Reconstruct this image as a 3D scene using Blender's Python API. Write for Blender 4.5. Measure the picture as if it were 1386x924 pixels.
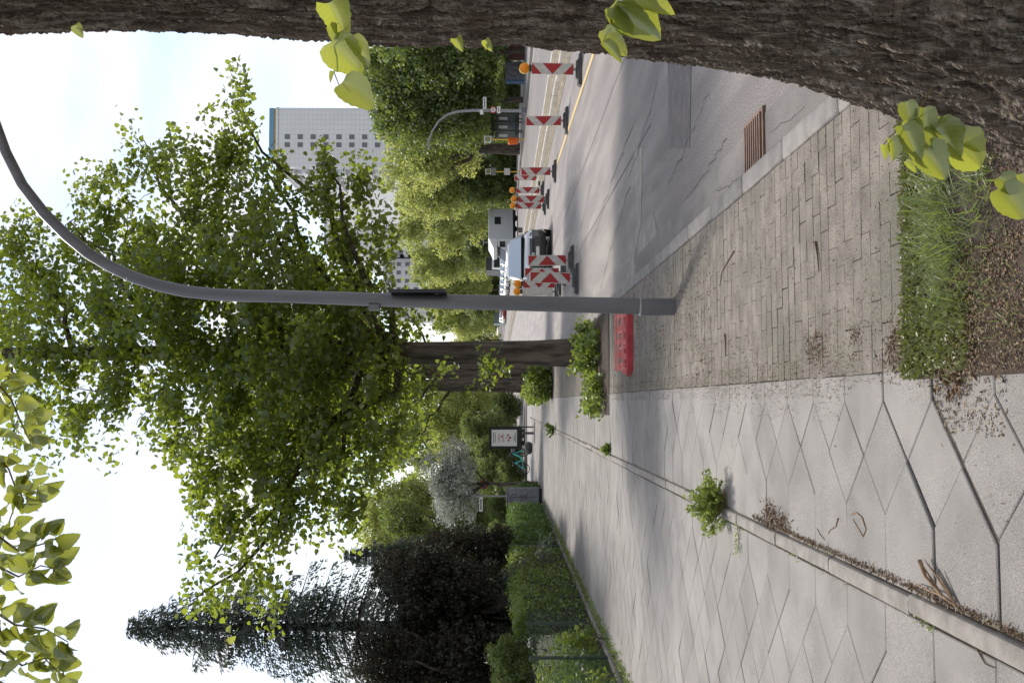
import bpy, bmesh, math, random
import numpy as np
from mathutils import Vector, Matrix, Euler
R = math.radians
random.seed(7)
RNG = np.random.default_rng(7)
sc = bpy.context.scene
col = sc.collection
for o in list(bpy.data.objects): bpy.data.objects.remove(o)

# ------------------------------------------------------------------ camera
FPX, CAMH, HOR, VPY = 1384.0, 1.70, 673.0, 544.0     # focal length in photo pixels, eye height, horizon column, street vanishing row
yaw = math.atan((VPY - 462.0) / FPX)
pitch = math.atan((HOR - 693.0) / FPX)
CAM = Vector((0, 0, CAMH))
FW = Vector((math.sin(yaw) * math.cos(pitch), math.cos(yaw) * math.cos(pitch), math.sin(pitch)))
RT = Vector((math.cos(yaw), -math.sin(yaw), 0))
UP = RT.cross(FW)
cam = bpy.data.cameras.new('camera')
cam.sensor_fit = 'HORIZONTAL'; cam.sensor_width = 36.0; cam.lens = 36.0 * FPX / 1386.0
cam.clip_start = 0.05; cam.clip_end = 4000
camo = bpy.data.objects.new('camera', cam); col.objects.link(camo)
right, up, back = -UP, RT, -FW                        # the camera is held turned a quarter: the picture's left is up
camo.matrix_world = Matrix(((right.x, up.x, back.x, CAM.x), (right.y, up.y, back.y, CAM.y), (right.z, up.z, back.z, CAM.z), (0, 0, 0, 1)))
sc.camera = camo

def ray(ix, iy): return FW + RT * ((462.0 - iy) / FPX) - UP * ((ix - 693.0) / FPX)
def G(ix, iy, z=0.0):
    d = ray(ix, iy); return CAM + d * ((z - CAMH) / d.z)
def P(ix, iy, Y):
    d = ray(ix, iy); return CAM + d * (Y / d.y)

# ------------------------------------------------------------------ world, sun, exposure
SUN_AZ, SUN_EL = R(-14), R(46)
w = bpy.data.worlds.new('World'); sc.world = w; w.use_nodes = True
nt = w.node_tree; N = nt.nodes; L = nt.links; N.clear()
sky = N.new('ShaderNodeTexSky'); sky.sky_type = 'NISHITA'; sky.sun_disc = False
sky.sun_elevation = SUN_EL; sky.sun_rotation = SUN_AZ; sky.air_density = 1.0; sky.dust_density = 0.6; sky.ozone_density = 1.0
tc = N.new('ShaderNodeTexCoord'); mp = N.new('ShaderNodeMapping'); mp.inputs['Scale'].default_value = (1.0, 1.0, 2.6)
L.new(tc.outputs['Generated'], mp.inputs['Vector'])
nz = N.new('ShaderNodeTexNoise'); nz.inputs['Scale'].default_value = 2.6; nz.inputs['Detail'].default_value = 5; nz.inputs['Roughness'].default_value = 0.55
L.new(mp.outputs['Vector'], nz.inputs['Vector'])
rp = N.new('ShaderNodeValToRGB'); rp.color_ramp.elements[0].position = 0.42; rp.color_ramp.elements[1].position = 0.60
rp.color_ramp.elements[0].color = (0.25, 0.25, 0.25, 1); rp.color_ramp.elements[1].color = (0.95, 0.95, 0.95, 1)
L.new(nz.outputs['Fac'], rp.inputs['Fac'])
mx = N.new('ShaderNodeMixRGB'); mx.inputs[2].default_value = (5.7, 5.6, 5.7, 1)   # thin bright cloud
L.new(rp.outputs['Color'], mx.inputs[0]); L.new(sky.outputs['Color'], mx.inputs[1])
bg = N.new('ShaderNodeBackground'); bg.inputs['Strength'].default_value = 0.125
L.new(mx.outputs['Color'], bg.inputs['Color'])
wo = N.new('ShaderNodeOutputWorld'); L.new(bg.outputs['Background'], wo.inputs['Surface'])
sl = bpy.data.lights.new('sun', 'SUN'); sl.energy = 2.8; sl.angle = R(8.0); sl.color = (1.0, 0.94, 0.85)
so = bpy.data.objects.new('sun', sl); col.objects.link(so)
SUN = Vector((math.sin(SUN_AZ) * math.cos(SUN_EL), math.cos(SUN_AZ) * math.cos(SUN_EL), math.sin(SUN_EL)))
so.rotation_euler = SUN.to_track_quat('Z', 'Y').to_euler(); so.location = SUN * 60
sc.view_settings.view_transform = 'Standard'; sc.view_settings.look = 'None'; sc.view_settings.gamma = 1
sc.view_settings.use_curve_mapping = False; sc.view_settings.exposure = 0.64
sc.render.engine = 'CYCLES'
cy = sc.cycles
cy.use_denoising = True; cy.max_bounces = 7; cy.diffuse_bounces = 3; cy.glossy_bounces = 2; cy.transmission_bounces = 4; cy.transparent_max_bounces = 4
cy.caustics_reflective = False; cy.caustics_refractive = False; cy.sample_clamp_indirect = 6

# ------------------------------------------------------------------ materials
MATS = {}
def newmat(name):
    m = bpy.data.materials.new(name); m.use_nodes = True
    t = m.node_tree; t.nodes.clear()
    out = t.nodes.new('ShaderNodeOutputMaterial'); return m, t, out
def mat(name, c1, c2=None, scale=4.0, rough=0.8, bump=0.0, bscale=40.0, metal=0.0, detail=6, stretch=(1, 1, 1), rnd=0.0, lo=0.35, hi=0.65, speck=None, speckscale=300, spec=0.4, c3=None, s3=1.0):
    """Noise-mottled principled material on world position; rnd = brightness change from piece to piece."""
    if name in MATS: return MATS[name]
    m, t, out = newmat(name); n = t.nodes; l = t.links
    b = n.new('ShaderNodeBsdfPrincipled'); l.new(b.outputs[0], out.inputs[0])
    b.inputs['Roughness'].default_value = rough; b.inputs['Metallic'].default_value = metal
    b.inputs['Specular IOR Level'].default_value = spec; b.inputs['Coat Weight'].default_value = 1.0 if name.startswith('paint_') else 0.0; b.inputs['Coat Roughness'].default_value = 0.04
    geo = n.new('ShaderNodeNewGeometry'); mp = n.new('ShaderNodeMapping'); mp.inputs['Scale'].default_value = stretch
    l.new(geo.outputs['Position'], mp.inputs['Vector'])
    src = None
    if c2 is None: c2 = tuple(x * 0.8 for x in c1)
    nz = n.new('ShaderNodeTexNoise'); nz.inputs['Scale'].default_value = scale; nz.inputs['Detail'].default_value = detail
    l.new(mp.outputs[0], nz.inputs['Vector'])
    r = n.new('ShaderNodeValToRGB'); r.color_ramp.elements[0].position = lo; r.color_ramp.elements[1].position = hi
    r.color_ramp.elements[0].color = (*c1, 1); r.color_ramp.elements[1].color = (*c2, 1)
    l.new(nz.outputs['Fac'], r.inputs['Fac']); src = r.outputs['Color']
    if c3 is not None:
        n3 = n.new('ShaderNodeTexNoise'); n3.inputs['Scale'].default_value = s3; n3.inputs['Detail'].default_value = 5
        l.new(mp.outputs[0], n3.inputs['Vector'])
        r3 = n.new('ShaderNodeValToRGB'); r3.color_ramp.elements[0].position = 0.48; r3.color_ramp.elements[1].position = 0.66
        l.new(n3.outputs['Fac'], r3.inputs['Fac'])
        mm = n.new('ShaderNodeMixRGB'); mm.inputs[2].default_value = (*c3, 1)
        l.new(r3.outputs['Color'], mm.inputs[0]); l.new(src, mm.inputs[1]); src = mm.outputs[0]
    if speck is not None:
        ns = n.new('ShaderNodeTexNoise'); ns.inputs['Scale'].default_value = speckscale; ns.inputs['Detail'].default_value = 2
        l.new(geo.outputs['Position'], ns.inputs['Vector'])
        rs = n.new('ShaderNodeValToRGB'); rs.color_ramp.elements[0].position = 0.35; rs.color_ramp.elements[1].position = 0.68
        rs.color_ramp.elements[0].color = (1 - speck,) * 3 + (1,); rs.color_ramp.elements[1].color = (1 + speck,) * 3 + (1,)
        l.new(ns.outputs['Fac'], rs.inputs['Fac'])
        mm = n.new('ShaderNodeMixRGB'); mm.blend_type = 'MULTIPLY'; mm.inputs[0].default_value = 1
        l.new(src, mm.inputs[1]); l.new(rs.outputs['Color'], mm.inputs[2]); src = mm.outputs[0]
    if rnd > 0:
        oi = n.new('ShaderNodeObjectInfo'); mr = n.new('ShaderNodeMapRange')
        mr.inputs['To Min'].default_value = 1 - rnd; mr.inputs['To Max'].default_value = 1 + rnd
        l.new(oi.outputs['Random'], mr.inputs['Value'])
        hs = n.new('ShaderNodeHueSaturation'); l.new(src, hs.inputs['Color']); l.new(mr.outputs[0], hs.inputs['Value']); src = hs.outputs[0]
    l.new(src, b.inputs['Base Color'])
    if bump > 0:
        nb = n.new('ShaderNodeTexNoise'); nb.inputs['Scale'].default_value = bscale; nb.inputs['Detail'].default_value = 5
        l.new(mp.outputs[0], nb.inputs['Vector'])
        bp = n.new('ShaderNodeBump'); bp.inputs['Strength'].default_value = bump; bp.inputs['Distance'].default_value = 0.02
        l.new(nb.outputs['Fac'], bp.inputs['Height']); l.new(bp.outputs[0], b.inputs['Normal'])
    MATS[name] = m; return m
def leafmat(name, dark, light, trans, tfac=0.45, rough=0.45, gloss=0.06, veins=False):
    """Leaf: diffuse both sides plus light let through; the 'rnd' attribute varies the green from leaf to leaf."""
    m, t, out = newmat(name); n = t.nodes; l = t.links
    at = n.new('ShaderNodeAttribute'); at.attribute_name = 'rnd'
    oi = n.new('ShaderNodeObjectInfo'); ad = n.new('ShaderNodeMath'); ad.operation = 'ADD'
    ml = n.new('ShaderNodeMath'); ml.operation = 'MULTIPLY'; ml.inputs[1].default_value = 0.45 if veins else 0.15
    l.new(oi.outputs['Random'], ml.inputs[0]); l.new(at.outputs['Fac'], ad.inputs[0]); l.new(ml.outputs[0], ad.inputs[1])
    r = n.new('ShaderNodeValToRGB'); r.color_ramp.elements[0].color = (*dark, 1); r.color_ramp.elements[1].color = (*light, 1)
    r.color_ramp.elements[0].position = 0.1; r.color_ramp.elements[1].position = 1.1 if False else 1.0
    l.new(ad.outputs[0], r.inputs['Fac'])
    d = n.new('ShaderNodeBsdfDiffuse'); l.new(r.outputs[0], d.inputs['Color'])
    tr = n.new('ShaderNodeBsdfTranslucent'); tr.inputs['Color'].default_value = (*trans, 1)
    if veins:                                                      # side veins and midrib, a little paler than the blade
        tc = n.new('ShaderNodeTexCoord'); sp = n.new('ShaderNodeSeparateXYZ'); l.new(tc.outputs['Object'], sp.inputs[0])
        def mth(op, a, b_=None, v=None):
            q = n.new('ShaderNodeMath'); q.operation = op; l.new(a, q.inputs[0])
            if b_ is not None: l.new(b_, q.inputs[1])
            elif v is not None: q.inputs[1].default_value = v
            return q.outputs[0]
        ax = mth('ABSOLUTE', sp.outputs['X']); k = mth('SUBTRACT', sp.outputs['Y'], mth('MULTIPLY', ax, v=0.75))
        fr = mth('FRACT', mth('MULTIPLY', k, v=8.0)); vn = mth('MAXIMUM', mth('LESS_THAN', fr, v=0.16), mth('LESS_THAN', ax, v=0.018))
        fac = mth('MULTIPLY', vn, v=0.35)
        for src, dst, c in ((r.outputs[0], d.inputs['Color'], (0.42, 0.46, 0.14, 1)), (None, tr.inputs['Color'], (0.22, 0.25, 0.03, 1))):
            mm = n.new('ShaderNodeMixRGB'); l.new(fac, mm.inputs[0]); mm.inputs[2].default_value = c
            if src is not None: l.new(src, mm.inputs[1])
            else:
                mv = n.new('ShaderNodeMixRGB'); mv.inputs[1].default_value = (*(x * 0.55 for x in trans), 1); mv.inputs[2].default_value = (*trans, 1); l.new(oi.outputs['Random'], mv.inputs[0]); l.new(mv.outputs[0], mm.inputs[1])
            l.new(mm.outputs[0], dst)
    m1 = n.new('ShaderNodeMixShader'); m1.inputs[0].default_value = tfac
    l.new(d.outputs[0], m1.inputs[1]); l.new(tr.outputs[0], m1.inputs[2])
    g = n.new('ShaderNodeBsdfGlossy'); g.inputs['Roughness'].default_value = rough; g.inputs['Color'].default_value = (0.9, 0.95, 0.9, 1)
    m2 = n.new('ShaderNodeMixShader'); m2.inputs[0].default_value = gloss
    l.new(m1.outputs[0], m2.inputs[1]); l.new(g.outputs[0], m2.inputs[2]); l.new(m2.outputs[0], out.inputs[0])
    MATS[name] = m; return m
def flat(name, c, rough=0.5, metal=0.0, spec=0.4):
    return mat(name, c, tuple(x * 0.93 for x in c), scale=9, rough=rough, metal=metal, spec=spec)

slab_m = mat('slab_concrete', (0.268, 0.248, 0.234), (0.208, 0.192, 0.18), scale=3.2, rough=0.85, bump=0.25, bscale=260, rnd=0.07, speck=0.42, speckscale=300, c3=(0.30, 0.279, 0.263), s3=0.9)
paver_m = mat('paver_stone', (0.24, 0.21, 0.178), (0.155, 0.135, 0.113), scale=5, rough=0.9, bump=0.5, bscale=120, rnd=0.05, speck=0.35, speckscale=160, c3=(0.15, 0.137, 0.108), s3=1.3)
joint_m = mat('joint_soil', (0.115, 0.098, 0.08), (0.06, 0.052, 0.038), scale=7, rough=1, bump=0.8, bscale=150)
soil_m = mat('bed_soil', (0.085, 0.063, 0.048), (0.05, 0.038, 0.03), scale=14, rough=1, bump=1.0, bscale=90)
farpave_m = mat('far_paving', (0.26, 0.24, 0.227), (0.205, 0.19, 0.177), scale=0.8, rough=0.9, bump=0.2, bscale=60, stretch=(0.4, 3, 1))
asph_m = mat('asphalt', (0.215, 0.186, 0.178), (0.15, 0.129, 0.125), scale=1.1, rough=0.62, bump=0.3, bscale=160, stretch=(1.6, 0.22, 1), speck=0.45, speckscale=70, c3=(0.255, 0.225, 0.208), s3=1.7, spec=0.35)
asph_far = mat('asphalt_far', (0.20, 0.18, 0.175), (0.155, 0.14, 0.138), scale=0.25, rough=0.7, stretch=(1, 0.2, 1))
patch_d = mat('asphalt_patch', (0.145, 0.126, 0.124), (0.195, 0.172, 0.166), scale=6, rough=0.8, bump=0.5, bscale=120, speck=0.4, speckscale=130)
patch_l = mat('sunlit_dust_patch', (0.33, 0.30, 0.265), (0.24, 0.22, 0.20), scale=5, rough=0.9, bump=0.4, bscale=110, speck=0.25, speckscale=130)  # pale dust tone that also carries the sunlit spots on the road
kerb_m = mat('granite_kerb', (0.245, 0.226, 0.213), (0.17, 0.157, 0.148), scale=7, rough=0.75, bump=0.35, bscale=130, rnd=0.08, speck=0.3, speckscale=230)
edge_m = mat('edging_concrete', (0.30, 0.27, 0.245), (0.20, 0.18, 0.16), scale=10, rough=0.85, bump=0.35, bscale=140, rnd=0.05)
gravel_m = mat('gravel', (0.30, 0.25, 0.195), (0.17, 0.15, 0.10), scale=3, rough=1, bump=1, bscale=30, speck=0.5, speckscale=9)
lawn_m = mat('lawn_soil', (0.05, 0.06, 0.022), (0.035, 0.045, 0.018), scale=2, rough=1, bump=1, bscale=30)
ground_m = mat('town_ground', (0.12, 0.12, 0.10), (0.09, 0.095, 0.07), scale=0.05, rough=1)
white_mark = mat('white_paint', (0.62, 0.60, 0.56), (0.45, 0.43, 0.40), scale=3, rough=0.7)
yellow_mark = mat('yellow_paint', (0.62, 0.44, 0.15), (0.50, 0.38, 0.20), scale=5, rough=0.7)
bark_m = mat('bark_near', (0.155, 0.115, 0.085), (0.062, 0.044, 0.032), scale=38, rough=0.95, bump=0.9, bscale=120, stretch=(1, 1, 0.16), c3=(0.25, 0.212, 0.17), s3=60)
bark_d = mat('bark_dark', (0.13, 0.10, 0.078), (0.035, 0.028, 0.022), scale=11, rough=0.95, bump=1.0, bscale=40, stretch=(1, 1, 0.18))
bark_s = mat('bark_spruce', (0.06, 0.045, 0.038), (0.04, 0.03, 0.026), scale=6, rough=0.95)
twig_m = mat('dry_twig', (0.13, 0.08, 0.05), (0.07, 0.045, 0.03), scale=20, rough=0.9)
straw_m = mat('dry_straw', (0.30, 0.20, 0.115), (0.16, 0.095, 0.06), scale=30, rough=0.9)
stalk_m = mat('leaf_stalk', (0.16, 0.12, 0.05), (0.20, 0.16, 0.06), scale=20, rough=0.6)
zinc_m = mat('galvanised_grey', (0.16, 0.155, 0.165), (0.115, 0.112, 0.12), scale=2.5, rough=0.48, metal=0.35, stretch=(3, 3, 0.5), bump=0.05, bscale=60)
zincl_m = mat('pole_light_grey', (0.30, 0.31, 0.31), (0.24, 0.25, 0.25), scale=5, rough=0.5)
red_m = mat('red_plastic', (0.40, 0.035, 0.045), (0.30, 0.025, 0.035), scale=8, rough=0.45, bump=0.05)
redl_m = mat('highlit_red_plastic', (0.70, 0.30, 0.27), (0.55, 0.16, 0.15), scale=14, rough=0.6)  # paler red: the pink highlight on the ribs is in the colour
redf_m = flat('red_foil', (0.36, 0.018, 0.022), 0.35)
foil_m = mat('white_foil', (0.55, 0.54, 0.50), (0.45, 0.43, 0.40), scale=12, rough=0.4)
frame_m = flat('board_frame', (0.66, 0.62, 0.58), 0.5)
rubber_m = mat('rubber_foot', (0.045, 0.045, 0.047), (0.08, 0.076, 0.072), scale=9, rough=0.8)
orange_m = flat('orange_lens', (0.86, 0.26, 0.01), 0.2)
black_m = flat('black_plastic', (0.018, 0.018, 0.02), 0.45)
yellow_m = flat('yellow_plastic', (0.70, 0.48, 0.05), 0.45)
glass_m = flat('dark_glass', (0.03, 0.035, 0.04), 0.06, spec=0.8)
L_main = leafmat('leaf_lime', (0.026, 0.050, 0.009), (0.095, 0.14, 0.024), (0.40, 0.49, 0.04), 0.48)
L_near = leafmat('leaf_backlit', (0.10, 0.15, 0.025), (0.30, 0.33, 0.07), (0.56, 0.60, 0.07), 0.5, 0.35, 0.10, veins=True)  # yellow-green of leaves lit from behind is in the colour, varied by leaf
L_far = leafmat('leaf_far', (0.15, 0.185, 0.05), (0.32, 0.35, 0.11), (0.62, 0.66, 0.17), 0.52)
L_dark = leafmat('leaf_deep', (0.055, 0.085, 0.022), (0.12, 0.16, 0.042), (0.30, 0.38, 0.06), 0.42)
L_spruce = leafmat('needles', (0.062, 0.080, 0.070), (0.115, 0.135, 0.12), (0.15, 0.175, 0.13), 0.4, gloss=0.03)
L_copper = leafmat('leaf_copper', (0.020, 0.019, 0.014), (0.052, 0.044, 0.03), (0.06, 0.05, 0.025), 0.25, gloss=0.03)
L_white = leafmat('blossom', (0.28, 0.30, 0.24), (0.62, 0.64, 0.60), (0.4, 0.42, 0.36), 0.3)
L_hedge = leafmat('leaf_hedge', (0.028, 0.06, 0.014), (0.09, 0.15, 0.03), (0.20, 0.32, 0.04), 0.35)
L_weed = leafmat('leaf_weed', (0.08, 0.12, 0.022), (0.22, 0.28, 0.05), (0.36, 0.46, 0.06), 0.42)
L_grass = leafmat('grass_blade', (0.09, 0.13, 0.03), (0.27, 0.29, 0.10), (0.32, 0.42, 0.08), 0.38)
L_dry = leafmat('dry_bits', (0.075, 0.045, 0.028), (0.26, 0.175, 0.10), (0.1, 0.06, 0.03), 0.1, gloss=0.02)

# ------------------------------------------------------------------ mesh helpers
class MB:
    def __init__(s): s.v = []; s.f = []; s.m = []; s.cur = 0
    def add(s, vs, fs):
        k = len(s.v); s.v += [tuple(v) for v in vs]; s.f += [tuple(i + k for i in f) for f in fs]; s.m += [s.cur] * len(fs); return s
    def box(s, x0, x1, y0, y1, z0, z1, M=None, top=1.0):
        cx, cy = (x0 + x1) / 2, (y0 + y1) / 2
        vs = [Vector(p) for p in ((x0, y0, z0), (x1, y0, z0), (x1, y1, z0), (x0, y1, z0))]
        vs += [Vector((cx + (p.x - cx) * top, cy + (p.y - cy) * top, z1)) for p in vs[:4]]
        if M is not None: vs = [M @ p for p in vs]
        return s.add(vs, [(0, 3, 2, 1), (4, 5, 6, 7), (0, 1, 5, 4), (1, 2, 6, 5), (2, 3, 7, 6), (3, 0, 4, 7)])
    def tube(s, path, rad, n=8, caps=True):
        path = [Vector(p) for p in path]
        if not hasattr(rad, '__len__'): rad = [rad] * len(path)
        t0 = (path[1] - path[0]).normalized(); ref = Vector((0, 0, 1)) if abs(t0.z) < 0.9 else Vector((1, 0, 0))
        a = t0.cross(ref).normalized(); k = len(s.v); fs = []; vs = []
        for i, p in enumerate(path):
            t = (path[min(i + 1, len(path) - 1)] - path[max(i - 1, 0)]).normalized()
            a = (a - t * a.dot(t)).normalized(); b = t.cross(a)
            for j in range(n):
                th = 2 * math.pi * j / n; vs.append(p + (a * math.cos(th) + b * math.sin(th)) * rad[i])
        for i in range(len(path) - 1):
            for j in range(n):
                q = (j + 1) % n; fs.append((i * n + j, i * n + q, (i + 1) * n + q, (i + 1) * n + j))
        if caps: fs.append(tuple(range(n - 1, -1, -1))); fs.append(tuple((len(path) - 1) * n + j for j in range(n)))
        return s.add(vs, fs)
    def prism(s, poly, d, M=None):
        """poly: 3-D points of one face; d: extrusion vector."""
        a = [Vector(p) for p in poly]; b = [p + Vector(d) for p in a]; n = len(a)
        vs = a + b
        if M is not None: vs = [M @ p for p in vs]
        return s.add(vs, [tuple(range(n - 1, -1, -1)), tuple(range(n, 2 * n))] + [(i, (i + 1) % n, n + (i + 1) % n, n + i) for i in range(n)])
    def ball(s, c, r, n=10, m=7, sc3=(1, 1, 1)):
        vs = []; fs = []; c = Vector(c)
        for i in range(m + 1):
            ph = math.pi * i / m
            for j in range(n):
                th = 2 * math.pi * j / n
                vs.append(c + Vector((r * sc3[0] * math.sin(ph) * math.cos(th), r * sc3[1] * math.sin(ph) * math.sin(th), r * sc3[2] * math.cos(ph))))
        for i in range(m):
            for j in range(n): fs.append((i * n + j, (i + 1) * n + j, (i + 1) * n + (j + 1) % n, i * n + (j + 1) % n))
        return s.add(vs, fs)
    def mesh(s, name, mats, smooth=False):
        me = bpy.data.meshes.new(name); me.from_pydata(s.v, [], s.f)
        mats = mats if isinstance(mats, (list, tuple)) else [mats]
        for m in mats: me.materials.append(m)
        if len(mats) > 1: me.polygons.foreach_set('material_index', s.m)
        if smooth:
            bm = bmesh.new(); bm.from_mesh(me)
            for f in bm.faces: f.smooth = True
            for e in bm.edges:
                if len(e.link_faces) == 2 and e.calc_face_angle(0) > R(40): e.smooth = False
            bm.to_mesh(me); bm.free()
        me.update(); return me
    def build(s, name, mats, parent=None, smooth=False, loc=None):
        return link(name, s.mesh(name, mats, smooth), parent, loc)
def link(name, me, parent=None, loc=None, M=None):
    o = bpy.data.objects.new(name, me); col.objects.link(o)
    if parent is not None: o.parent = parent
    if loc is not None: o.location = loc
    if M is not None: o.matrix_basis = M
    return o
def tag(o, label, cat, group=None, kind=None):
    o['label'] = label; o['category'] = cat
    if group: o['group'] = group
    if kind: o['kind'] = kind
    return o
def struct(o): o['kind'] = 'structure'; return o
def stuff(o): o['kind'] = 'stuff'; return o
def thing(name, label, cat, loc=(0, 0, 0), rz=0.0, group=None, scale=1.0):
    o = bpy.data.objects.new(name, None); col.objects.link(o); o.location = loc; o.rotation_euler = (0, 0, rz); o.scale = (scale,) * 3
    o.empty_display_size = 0.2
    return tag(o, label, cat, group)
KIDS = {}
def copy_tree(o, parent=None, data=None):
    c = o.copy(); col.objects.link(c); c.parent = parent
    for ch in o.children: copy_tree(ch, c)
    return c
def sheet(name, x0, x1, y0, y1, z, m, nx=1, ny=1):
    b = MB(); vs = [(x0 + (x1 - x0) * i / nx, y0 + (y1 - y0) * j / ny, z) for j in range(ny + 1) for i in range(nx + 1)]
    b.add(vs, [(j * (nx + 1) + i, j * (nx + 1) + i + 1, (j + 1) * (nx + 1) + i + 1, (j + 1) * (nx + 1) + i) for j in range(ny) for i in range(nx)])
    return struct(b.build(name, m))
def polysheet(name, pts, z, m, parent=None):
    b = MB(); b.add([(p[0], p[1], z) for p in pts], [tuple(range(len(pts)))]); o = b.build(name, m, parent)
    return o if parent else struct(o)

# leaves: many small folded faces, made with numpy in one go
SHAPES = {
    'lime': np.array([(0, 0, 0), (0.42, 0.18, .07), (0.40, 0.55, .08), (0, 1.0, -.06), (-0.40, 0.55, .08), (-0.42, 0.18, .07)], float),
    'oval': np.array([(0, 0, 0), (0.22, 0.25, .05), (0.22, 0.65, .05), (0, 1.0, 0), (-0.22, 0.65, .05), (-0.22, 0.25, .05)], float),
    'needle': np.array([(0, 0, 0), (0.16, 0.2, .02), (0.10, 0.7, -.03), (0, 1.0, -.12), (-0.10, 0.7, -.03), (-0.16, 0.2, .02)], float),
    'blade': np.array([(0.013, 0, 0), (0.015, 0.4, 0), (0.010, .75, 0), (0, 1.0, 0), (-0.010, 0.75, .004), (-0.015, 0.4, .004)], float)}
def leafmesh(name, pos, tip, nrm, size, rnd, shape='lime', m=None):
    n = len(pos)
    tip = tip / (np.linalg.norm(tip, axis=1, keepdims=True) + 1e-9)
    side = np.cross(tip, nrm); side /= (np.linalg.norm(side, axis=1, keepdims=True) + 1e-9)
    nn = np.cross(side, tip)
    S = SHAPES[shape]; size = np.broadcast_to(size, (n,))
    V = pos[:, None, :] + size[:, None, None] * (S[None, :, 0, None] * side[:, None, :] + S[None, :, 1, None] * tip[:, None, :] + S[None, :, 2, None] * nn[:, None, :])
    V = V.reshape(-1, 3).astype(np.float32)
    base = (np.arange(n) * 6)[:, None]
    F = np.concatenate([base + np.array([[0, 1, 2, 3]]), base + np.array([[0, 3, 4, 5]])], axis=1).reshape(-1).astype(np.int32)
    me = bpy.data.meshes.new(name)
    me.vertices.add(n * 6); me.vertices.foreach_set('co', V.ravel())
    me.loops.add(n * 8); me.loops.foreach_set('vertex_index', F)
    me.polygons.add(n * 2); me.polygons.foreach_set('loop_start', np.arange(0, n * 8, 4, dtype=np.int32)); me.polygons.foreach_set('loop_total', np.full(n * 2, 4, dtype=np.int32))
    at = me.attributes.new('rnd', 'FLOAT', 'FACE'); at.data.foreach_set('value', np.repeat(rnd, 2).astype(np.float32))
    me.materials.append(m); me.update(calc_edges=True); me.validate()
    return me
def unit(n): 
    v = RNG.normal(size=(n, 3)); return v / np.linalg.norm(v, axis=1, keepdims=True)
def foliage(name, lobes, per_m3, leaves_per, spread, size, m, shape='lime', shell=0.5, droop=0.5, flat_up=0.7, clump_var=0.5, zflat=0.75):
    """Leaves in clusters through the volume of the lobes. lobes: (centre, (rx,ry,rz)). Returns mesh and cluster centres."""
    C = []
    for c, r in lobes:
        r = np.array(r if hasattr(r, '__len__') else (r, r, r), float)
        k = max(3, int(per_m3 * 4.19 * r.prod()))
        d = unit(k); rad = RNG.random(k) ** (1 / 3 * (1 - shell) + 0.08) * (0.8 + 0.28 * RNG.random(k))
        C.append(np.array(c)[None] + d * rad[:, None] * r[None])
    C = np.concatenate(C); n = len(C)
    cnt = leaves_per
    sp = spread * (0.6 + 0.8 * RNG.random(n))
    pos = np.repeat(C, cnt, 0) + np.clip(RNG.normal(size=(n * cnt, 3)), -1.5, 1.5) * np.repeat(sp, cnt)[:, None] * np.array([1, 1, zflat])
    pos[:, 2] -= droop * 0.3 * spread * RNG.random(n * cnt)
    tip = unit(n * cnt); tip[:, 2] = tip[:, 2] * 0.6 - droop
    nrm = unit(n * cnt); nrm[:, 2] += flat_up
    rnd = np.clip(np.repeat(RNG.random(n), cnt) * clump_var + RNG.random(n * cnt) * (1 - clump_var), 0, 1) * 0.8
    sz = size * (0.65 + 0.6 * RNG.random(n * cnt))
    return leafmesh(name, pos, tip, nrm, sz, rnd, shape, m), C
def bend(a, b, n=5, wob=0.12, sag=0.0):
    a, b = Vector(a), Vector(b); L_ = (b - a).length; out = []
    for i in range(n + 1):
        t = i / n; p = a.lerp(b, t)
        if 0 < i < n: p += Vector((random.gauss(0, 1), random.gauss(0, 1), random.gauss(0, 1))) * wob * L_ / n
        p.z += sag * L_ * math.sin(math.pi * t); out.append(p)
    return out
def taper(r0, r1, n): return [r0 + (r1 - r0) * i / n for i in range(n + 1)]

# ------------------------------------------------------------------ ground and road
ZR = -0.13
sheet('ground', -900, 900, -300, 2500, -0.19, ground_m)
sheet('garden_ground', -60, -3.95, -10, 46, -0.02, lawn_m)
sheet('road', 1.58, 8.6, -12, 240, ZR, asph_m)
sheet('opposite_carriageway', 10.95, 18.0, -12, 320, ZR, asph_far)
sheet('side_street', -40, 1.5, 50.5, 60, -0.045, asph_far)
sheet('far_pavement', 18.3, 24.5, -12, 320, 0.0, farpave_m)
sheet('far_verge', 24.5, 120, -12, 320, -0.02, lawn_m)
sheet('distant_pavement', -3.7, 1.43, 60.0, 240, 0.0, farpave_m)
sheet('distant_garden', -60, -3.7, 60.0, 240, -0.02, lawn_m)
sheet('roadworks_strip', 8.62, 9.35, -12, 240, ZR + 0.004, gravel_m)
sheet('median', 9.49, 10.8, -12, 240, 0.0 - 0.03, gravel_m)
polysheet('asphalt_trench_patch', [G(904, 86, ZR), G(906, 200, ZR), G(934, 200, ZR), G(936, 84, ZR)], ZR + 0.004, patch_d)
polysheet('sunlit_dust_patch', [G(846, 398, ZR), G(866, 330, ZR), G(884, 285, ZR), G(893, 330, ZR), G(890, 352, ZR), G(868, 385, ZR)], ZR + 0.004, patch_l)  # pale sheet: a sunlit spot on the shaded road, put into colour
polysheet('sunlit_dust_strip', [G(862, 300, ZR), G(858, 200, ZR), G(870, 200, ZR), G(868, 300, ZR), G(852, 390, ZR), G(846, 392, ZR)], ZR + 0.0035, patch_l)  # same painted sunlight, drawn out into a band
polysheet('gutter_strip', [(1.585, 3.0), (1.98, 3.0), (1.95, 9.5), (1.90, 13.5), (1.585, 13.5)], ZR + 0.0045, mat('gutter_dust', (0.235, 0.213, 0.2), (0.17, 0.156, 0.15), scale=3.5, rough=0.9, bump=0.5, bscale=110, speck=0.25, speckscale=150, stretch=(1, 0.5, 1)))
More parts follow.
